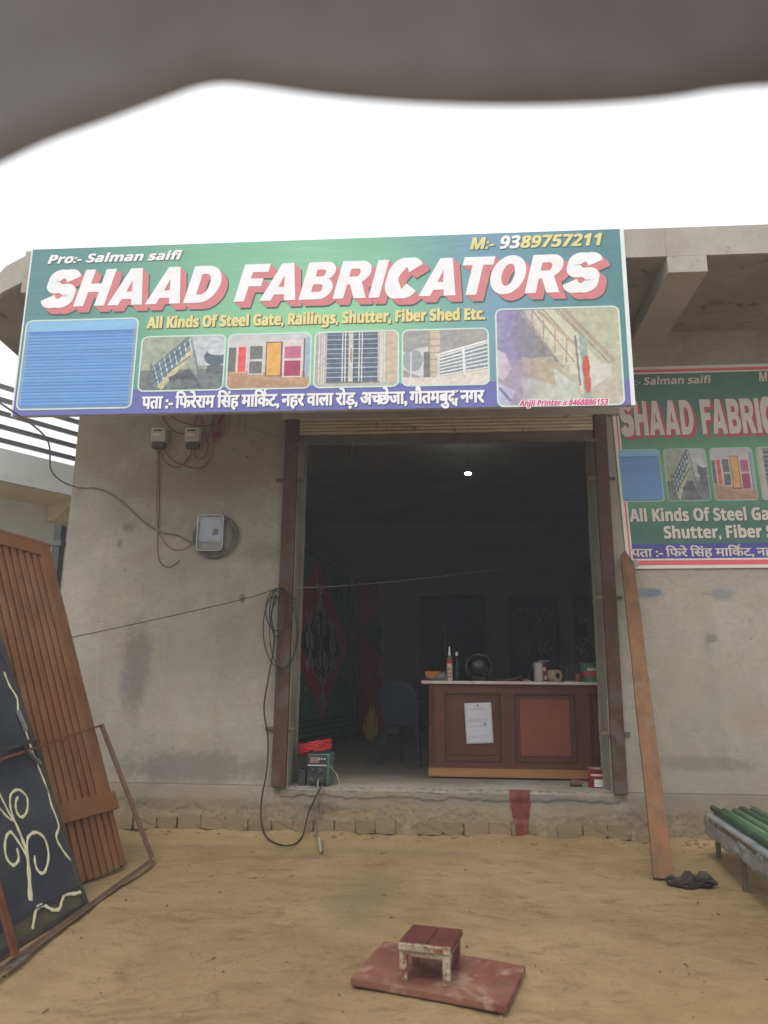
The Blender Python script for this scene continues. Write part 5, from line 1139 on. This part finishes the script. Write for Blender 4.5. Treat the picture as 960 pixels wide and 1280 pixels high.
for (p0, p1, mt_, h_, f_, lb) in ((524, 556, M_frg, 2.5, None, 'narrow dark plain gate just right of the red gate at the back'), (560, 610, mat('gate_dkgreen', (40, 52, 46), (34, 44, 40), 4, .7), 2.52, None, 'dark green plain gate at the back wall behind the round appliance'),
        (638, 702, M_nvy, 2.5, g3, 'navy gate covered in scrollwork at the back wall behind the paint tin'), (722, 770, mat('gate_dkgrey', (46, 50, 52), (38, 42, 44), 4, .7), 2.5, g3, 'dark grey scrollwork gate at the back right corner of the room')):
    panel_gate(lb, (xb(p0), by-.05, FL), (xb(p1), by-.05, FL), h_, .05, mt_, fn=f_)
# plastic chair, seen from behind
M_ch = mat('dark_blue_plastic', (66, 76, 94), (54, 62, 78), 3, .45, .1, spec=.5)
chp = F(502, 957); CH = thing('plastic_chair', 'dark blue moulded plastic chair turned away beside the counter', 'chair', chp)
ang = R_(205); cu_ = Vector((math.cos(ang), math.sin(ang), 0)); cv = Vector((-math.sin(ang), math.cos(ang), 0))     # cv = facing away from the back
fd = Vector((.45, .89, 0)).normalized(); sdv = Vector((fd.y, -fd.x, 0)); cc_ = chp+fd*.18
def cp(x, y, z): return cc_+sdv*x+fd*y+Z*z
MB().sheet(10, 10, lambda u, v: cp((u-.5)*.44*(1-.08*v), (v-.5)*.42, .42+.012*((u-.5)*2)**2-.012*math.sin(v*3))).build('seat', M_ch, CH, smooth=True, solid=.012)
def bkf(u, v):
    x = (u-.5)*2; wdd = .22+.02*v-.06*max(0, v-.8)*5*abs(x); return cp(x*wdd, -.21-.11*v-.03*(1-x*x)+.02, .42+.46*v-.05*v*x*x*abs(x))
MB().sheet(12, 12, bkf).build('backrest', M_ch, CH, smooth=True, solid=.012)
for sx in (-1, 1):
    for sy in (-1, 1):
        tx_, ty_ = sx*.20, sy*.18; bx_, by_ = sx*.245, sy*.235
        mb = MB(); mb.add([cp(tx_-.03*sx, ty_, .425), cp(tx_+.012*sx, ty_, .425), cp(tx_+.012*sx, ty_-.045*sy, .425), cp(bx_-.02*sx, by_, 0), cp(bx_+.008*sx, by_, 0), cp(bx_+.008*sx, by_-.03*sy, 0),
                           cp(tx_-.03*sx, ty_-.01*sy, .425), cp(bx_-.02*sx, by_-.008*sy, 0), cp(tx_-.0*sx, ty_-.045*sy, .425), cp(bx_-.0*sx, by_-.03*sy, 0)],
               [(0, 1, 4, 3), (1, 2, 5, 4), (0, 3, 7, 6), (2, 8, 9, 5), (0, 6, 8, 2, 1), (3, 4, 5, 9, 7)]); mb.build('leg', M_ch, CH)
    MB().tube(spline([cp(sx*.225, -.24, .66), cp(sx*.27, -.1, .66), cp(sx*.28, .1, .645), cp(sx*.25, .2, .6), cp(sx*.215, .18, .43)], 5), .017, 6).build('armrest', M_ch, CH, smooth=True)
# yellow sack
ys = F(463, 927); bm = bmesh.new(); bmesh.ops.create_icosphere(bm, subdivisions=4, radius=1)
for v in bm.verts:
    x, y, z = v.co; f = 1+.12*nz(x, y, z, 2)+.06*nz(x, y, z, 6); v.co = Vector((x*.11*f*(1-.25*z), y*.1*f, (z*.5+.5)*.52*f))+ys
me = bpy.data.meshes.new('sack'); bm.to_mesh(me); bm.free(); o = bpy.data.objects.new('yellow_sack', me); C.objects.link(o); me.materials.append(mat('sack_yellow', (214, 180, 50), (184, 150, 44), 9, .7, .4, 50, .004)); me.polygons.foreach_set('use_smooth', [True]*len(me.polygons))
tag(o, 'yellow sack standing on the floor behind the plastic chair', 'sack')
# ceiling bulb
lp_ = on(585, 592, (0, 1, 0), (0, 3.0, 0)); blb = thing('ceiling_bulb', 'small lit white bulb hanging in the dark room', 'light bulb', lp_)
ml = bpy.data.materials.new('lit_bulb'); ml.use_nodes = True; pn = ml.node_tree.nodes['Principled BSDF']; pn.inputs['Emission Color'].default_value = (.85, .95, 1, 1); pn.inputs['Emission Strength'].default_value = 60
MB().lathe(lp_, [(.001, -.018), (.025, -.016), (.038, -.006), (.038, .004), (.03, .012)], 16).build('globe', ml, blb, smooth=True)
MB().lathe(lp_+Z*.0125, [(.03, 0), (.02, .05), (.018, .07)], 12).build('holder', flat('bulb_holder', (60, 60, 58)), blb); MB().tube([lp_+Z*.08, (lp_.x, lp_.y, SOF-.01)], .004, 5).build('flex', flat('bulb_holder', (60, 60, 58)), blb)
p0 = wl(440, 556, -.01); cable([p0+Vector((0, -.02, .06)), p0+Vector((.004, -.02, -.05)), p0+Vector((-.003, -.02, -.14))], .003, mat('pale_string', (140, 136, 124)), 'short pale string hanging from the shutter rail at the left', 'string', cat='string')

# ------------------------------------------------------------------ air volume added in place of lens glare, lifts the darks
hzb = MB().box((-215, -215, -1.2), (215, 215, 9.5))
mh = bpy.data.materials.new('glare_veil'); mh.use_nodes = True; nh = mh.node_tree.nodes; nh.remove(nh['Principled BSDF'])
pv = nh.new('ShaderNodeVolumePrincipled'); pv.inputs['Color'].default_value = (.93, .95, 1, 1); pv.inputs['Density'].default_value = .0095; pv.inputs['Anisotropy'].default_value = .3
mh.node_tree.links.new(pv.outputs[0], nh['Material Output'].inputs['Volume'])
kind(hzb.build('glare_haze', mh), 'stuff')

# ------------------------------------------------------------------ litter on the ground
def scatter(nm, n_, smin, smax, m_, lab):
    mb = MB()
    for i in range(n_):
        x = random.uniform(-3.2, 3.6); y = -random.random()**1.3*4.6-.03; s_ = random.uniform(smin, smax)*(1 if random.random() < .93 else 1.9)
        z = gz(x, y); a = random.uniform(0, 6.28); e = [Vector((math.cos(a+k*1.57+random.uniform(-.3, .3)), math.sin(a+k*1.57), 0))*s_*random.uniform(.5, 1) for k in range(4)]
        c = Vector((x, y, z)); mb.add([c+q for q in e]+[c+Vector((0, 0, s_*.6))+q*.4 for q in e], [(0, 1, 5, 4), (1, 2, 6, 5), (2, 3, 7, 6), (3, 0, 4, 7), (4, 5, 6, 7)])
    kind(mb.build(nm, m_), 'stuff')
scatter('pebbles', 1700, .002, .0075, mat('pebble_grey', (150, 130, 104), (110, 92, 70), 20, .9), '')
scatter('dark_grit', 700, .002, .007, mat('grit_dark', (92, 76, 58), (76, 62, 46), 20, .9), '')
tw = MB()
for i in range(46):
    x = random.uniform(-2.2, 3); y = random.uniform(-4.2, -.1); a = random.uniform(0, 3.1); l = random.uniform(.015, .055); z = gz(x, y)+.004
    tw.tube([(x, y, z), (x+l*.5*math.cos(a), y+l*.5*math.sin(a), z+.003), (x+l*math.cos(a+.3), y+l*math.sin(a+.3), z)], .0022, 4)
kind(tw.build('twigs', mat('twig_brown', (96, 70, 48))), 'stuff')
rk = MB()
for i in range(60):
    x = random.uniform(1.3, 2.9) if i < 30 else random.uniform(-3, 2.5); y = random.uniform(-.22, -.03); s_ = random.uniform(.008, .026); z = gz(x, y)
    pr = [(s_*.8, -.3*s_), (s_, .1*s_), (s_*.7, .5*s_), (.2*s_, .7*s_)]; rk.lathe((x, y, z), pr, 6)
kind(rk.build('rubble', mat('rubble_clods', (140, 118, 88), (116, 96, 72), 20, .95, .5, 60, .004)), 'stuff')

# ------------------------------------------------------------------ blurred obstruction near the lens, modelled as a cloth hood
AY = -D+.50
edge = [(-160, 262), (-60, 228), (0, 203), (60, 175), (130, 150), (200, 124), (245, 108), (278, 103), (315, 106), (400, 118), (500, 127), (620, 131), (740, 129), (830, 122), (900, 111), (960, 106), (1060, 104), (1160, 118)]
ep = spline([wl(x, y, AY) for x, y in edge], 5)
hood = thing('lens_obstruction', 'out of focus dark grey obstruction close to the lens, modelled as a cloth hood', 'obstruction', (0, -D-.6, 0))
hm = MB(); NR = 26
def hrow(j):
    t = j/NR; out = []
    for i, p in enumerate(ep):
        top = 2.02; x = p.x*(1+.5*min(1, t*2)); w_ = .012*nz(x*5, t*2, 0, 1.0)
        if t < .4: q = Vector((p.x*(1+.15*t), p.y-.02*t+w_*min(1, t*5), p.z+(top-p.z)*(t/.4)*1.0))
        else:
            s_ = (t-.4)/.6; q = Vector((p.x*(1.06+.9*s_), p.y-.008-2.1*s_, top+.12*math.sin(s_*2.6)+w_))
        out.append(q)
    return out
rows = [hrow(j) for j in range(NR+1)]; nE = len(ep)
hm.add([q for r in rows for q in r], [(j*nE+i, j*nE+i+1, (j+1)*nE+i+1, (j+1)*nE+i) for j in range(NR) for i in range(nE-1)])
M_hood = mat('obstruction_grey', (154, 155, 164), (112, 110, 116), 1.6, .9, .3, 60, .002)
hm.build('hood_sheet', M_hood, hood, smooth=True, solid=.004)
for x_ in (-1.0, 1.0):
    for y_ in (AY-.05, -D-1.55): MB().tube([(x_, y_, -.05), (x_, y_, 2.03)], .018, 10).build('pole', M_dkst, hood, smooth=True)
for y_ in (AY-.03, -D-1.53): MB().tube([(-1.02, y_, 2.045), (1.02, y_, 2.045)], .014, 10).build('cross_pole', M_dkst, hood, smooth=True)

bpy.context.view_layer.update()
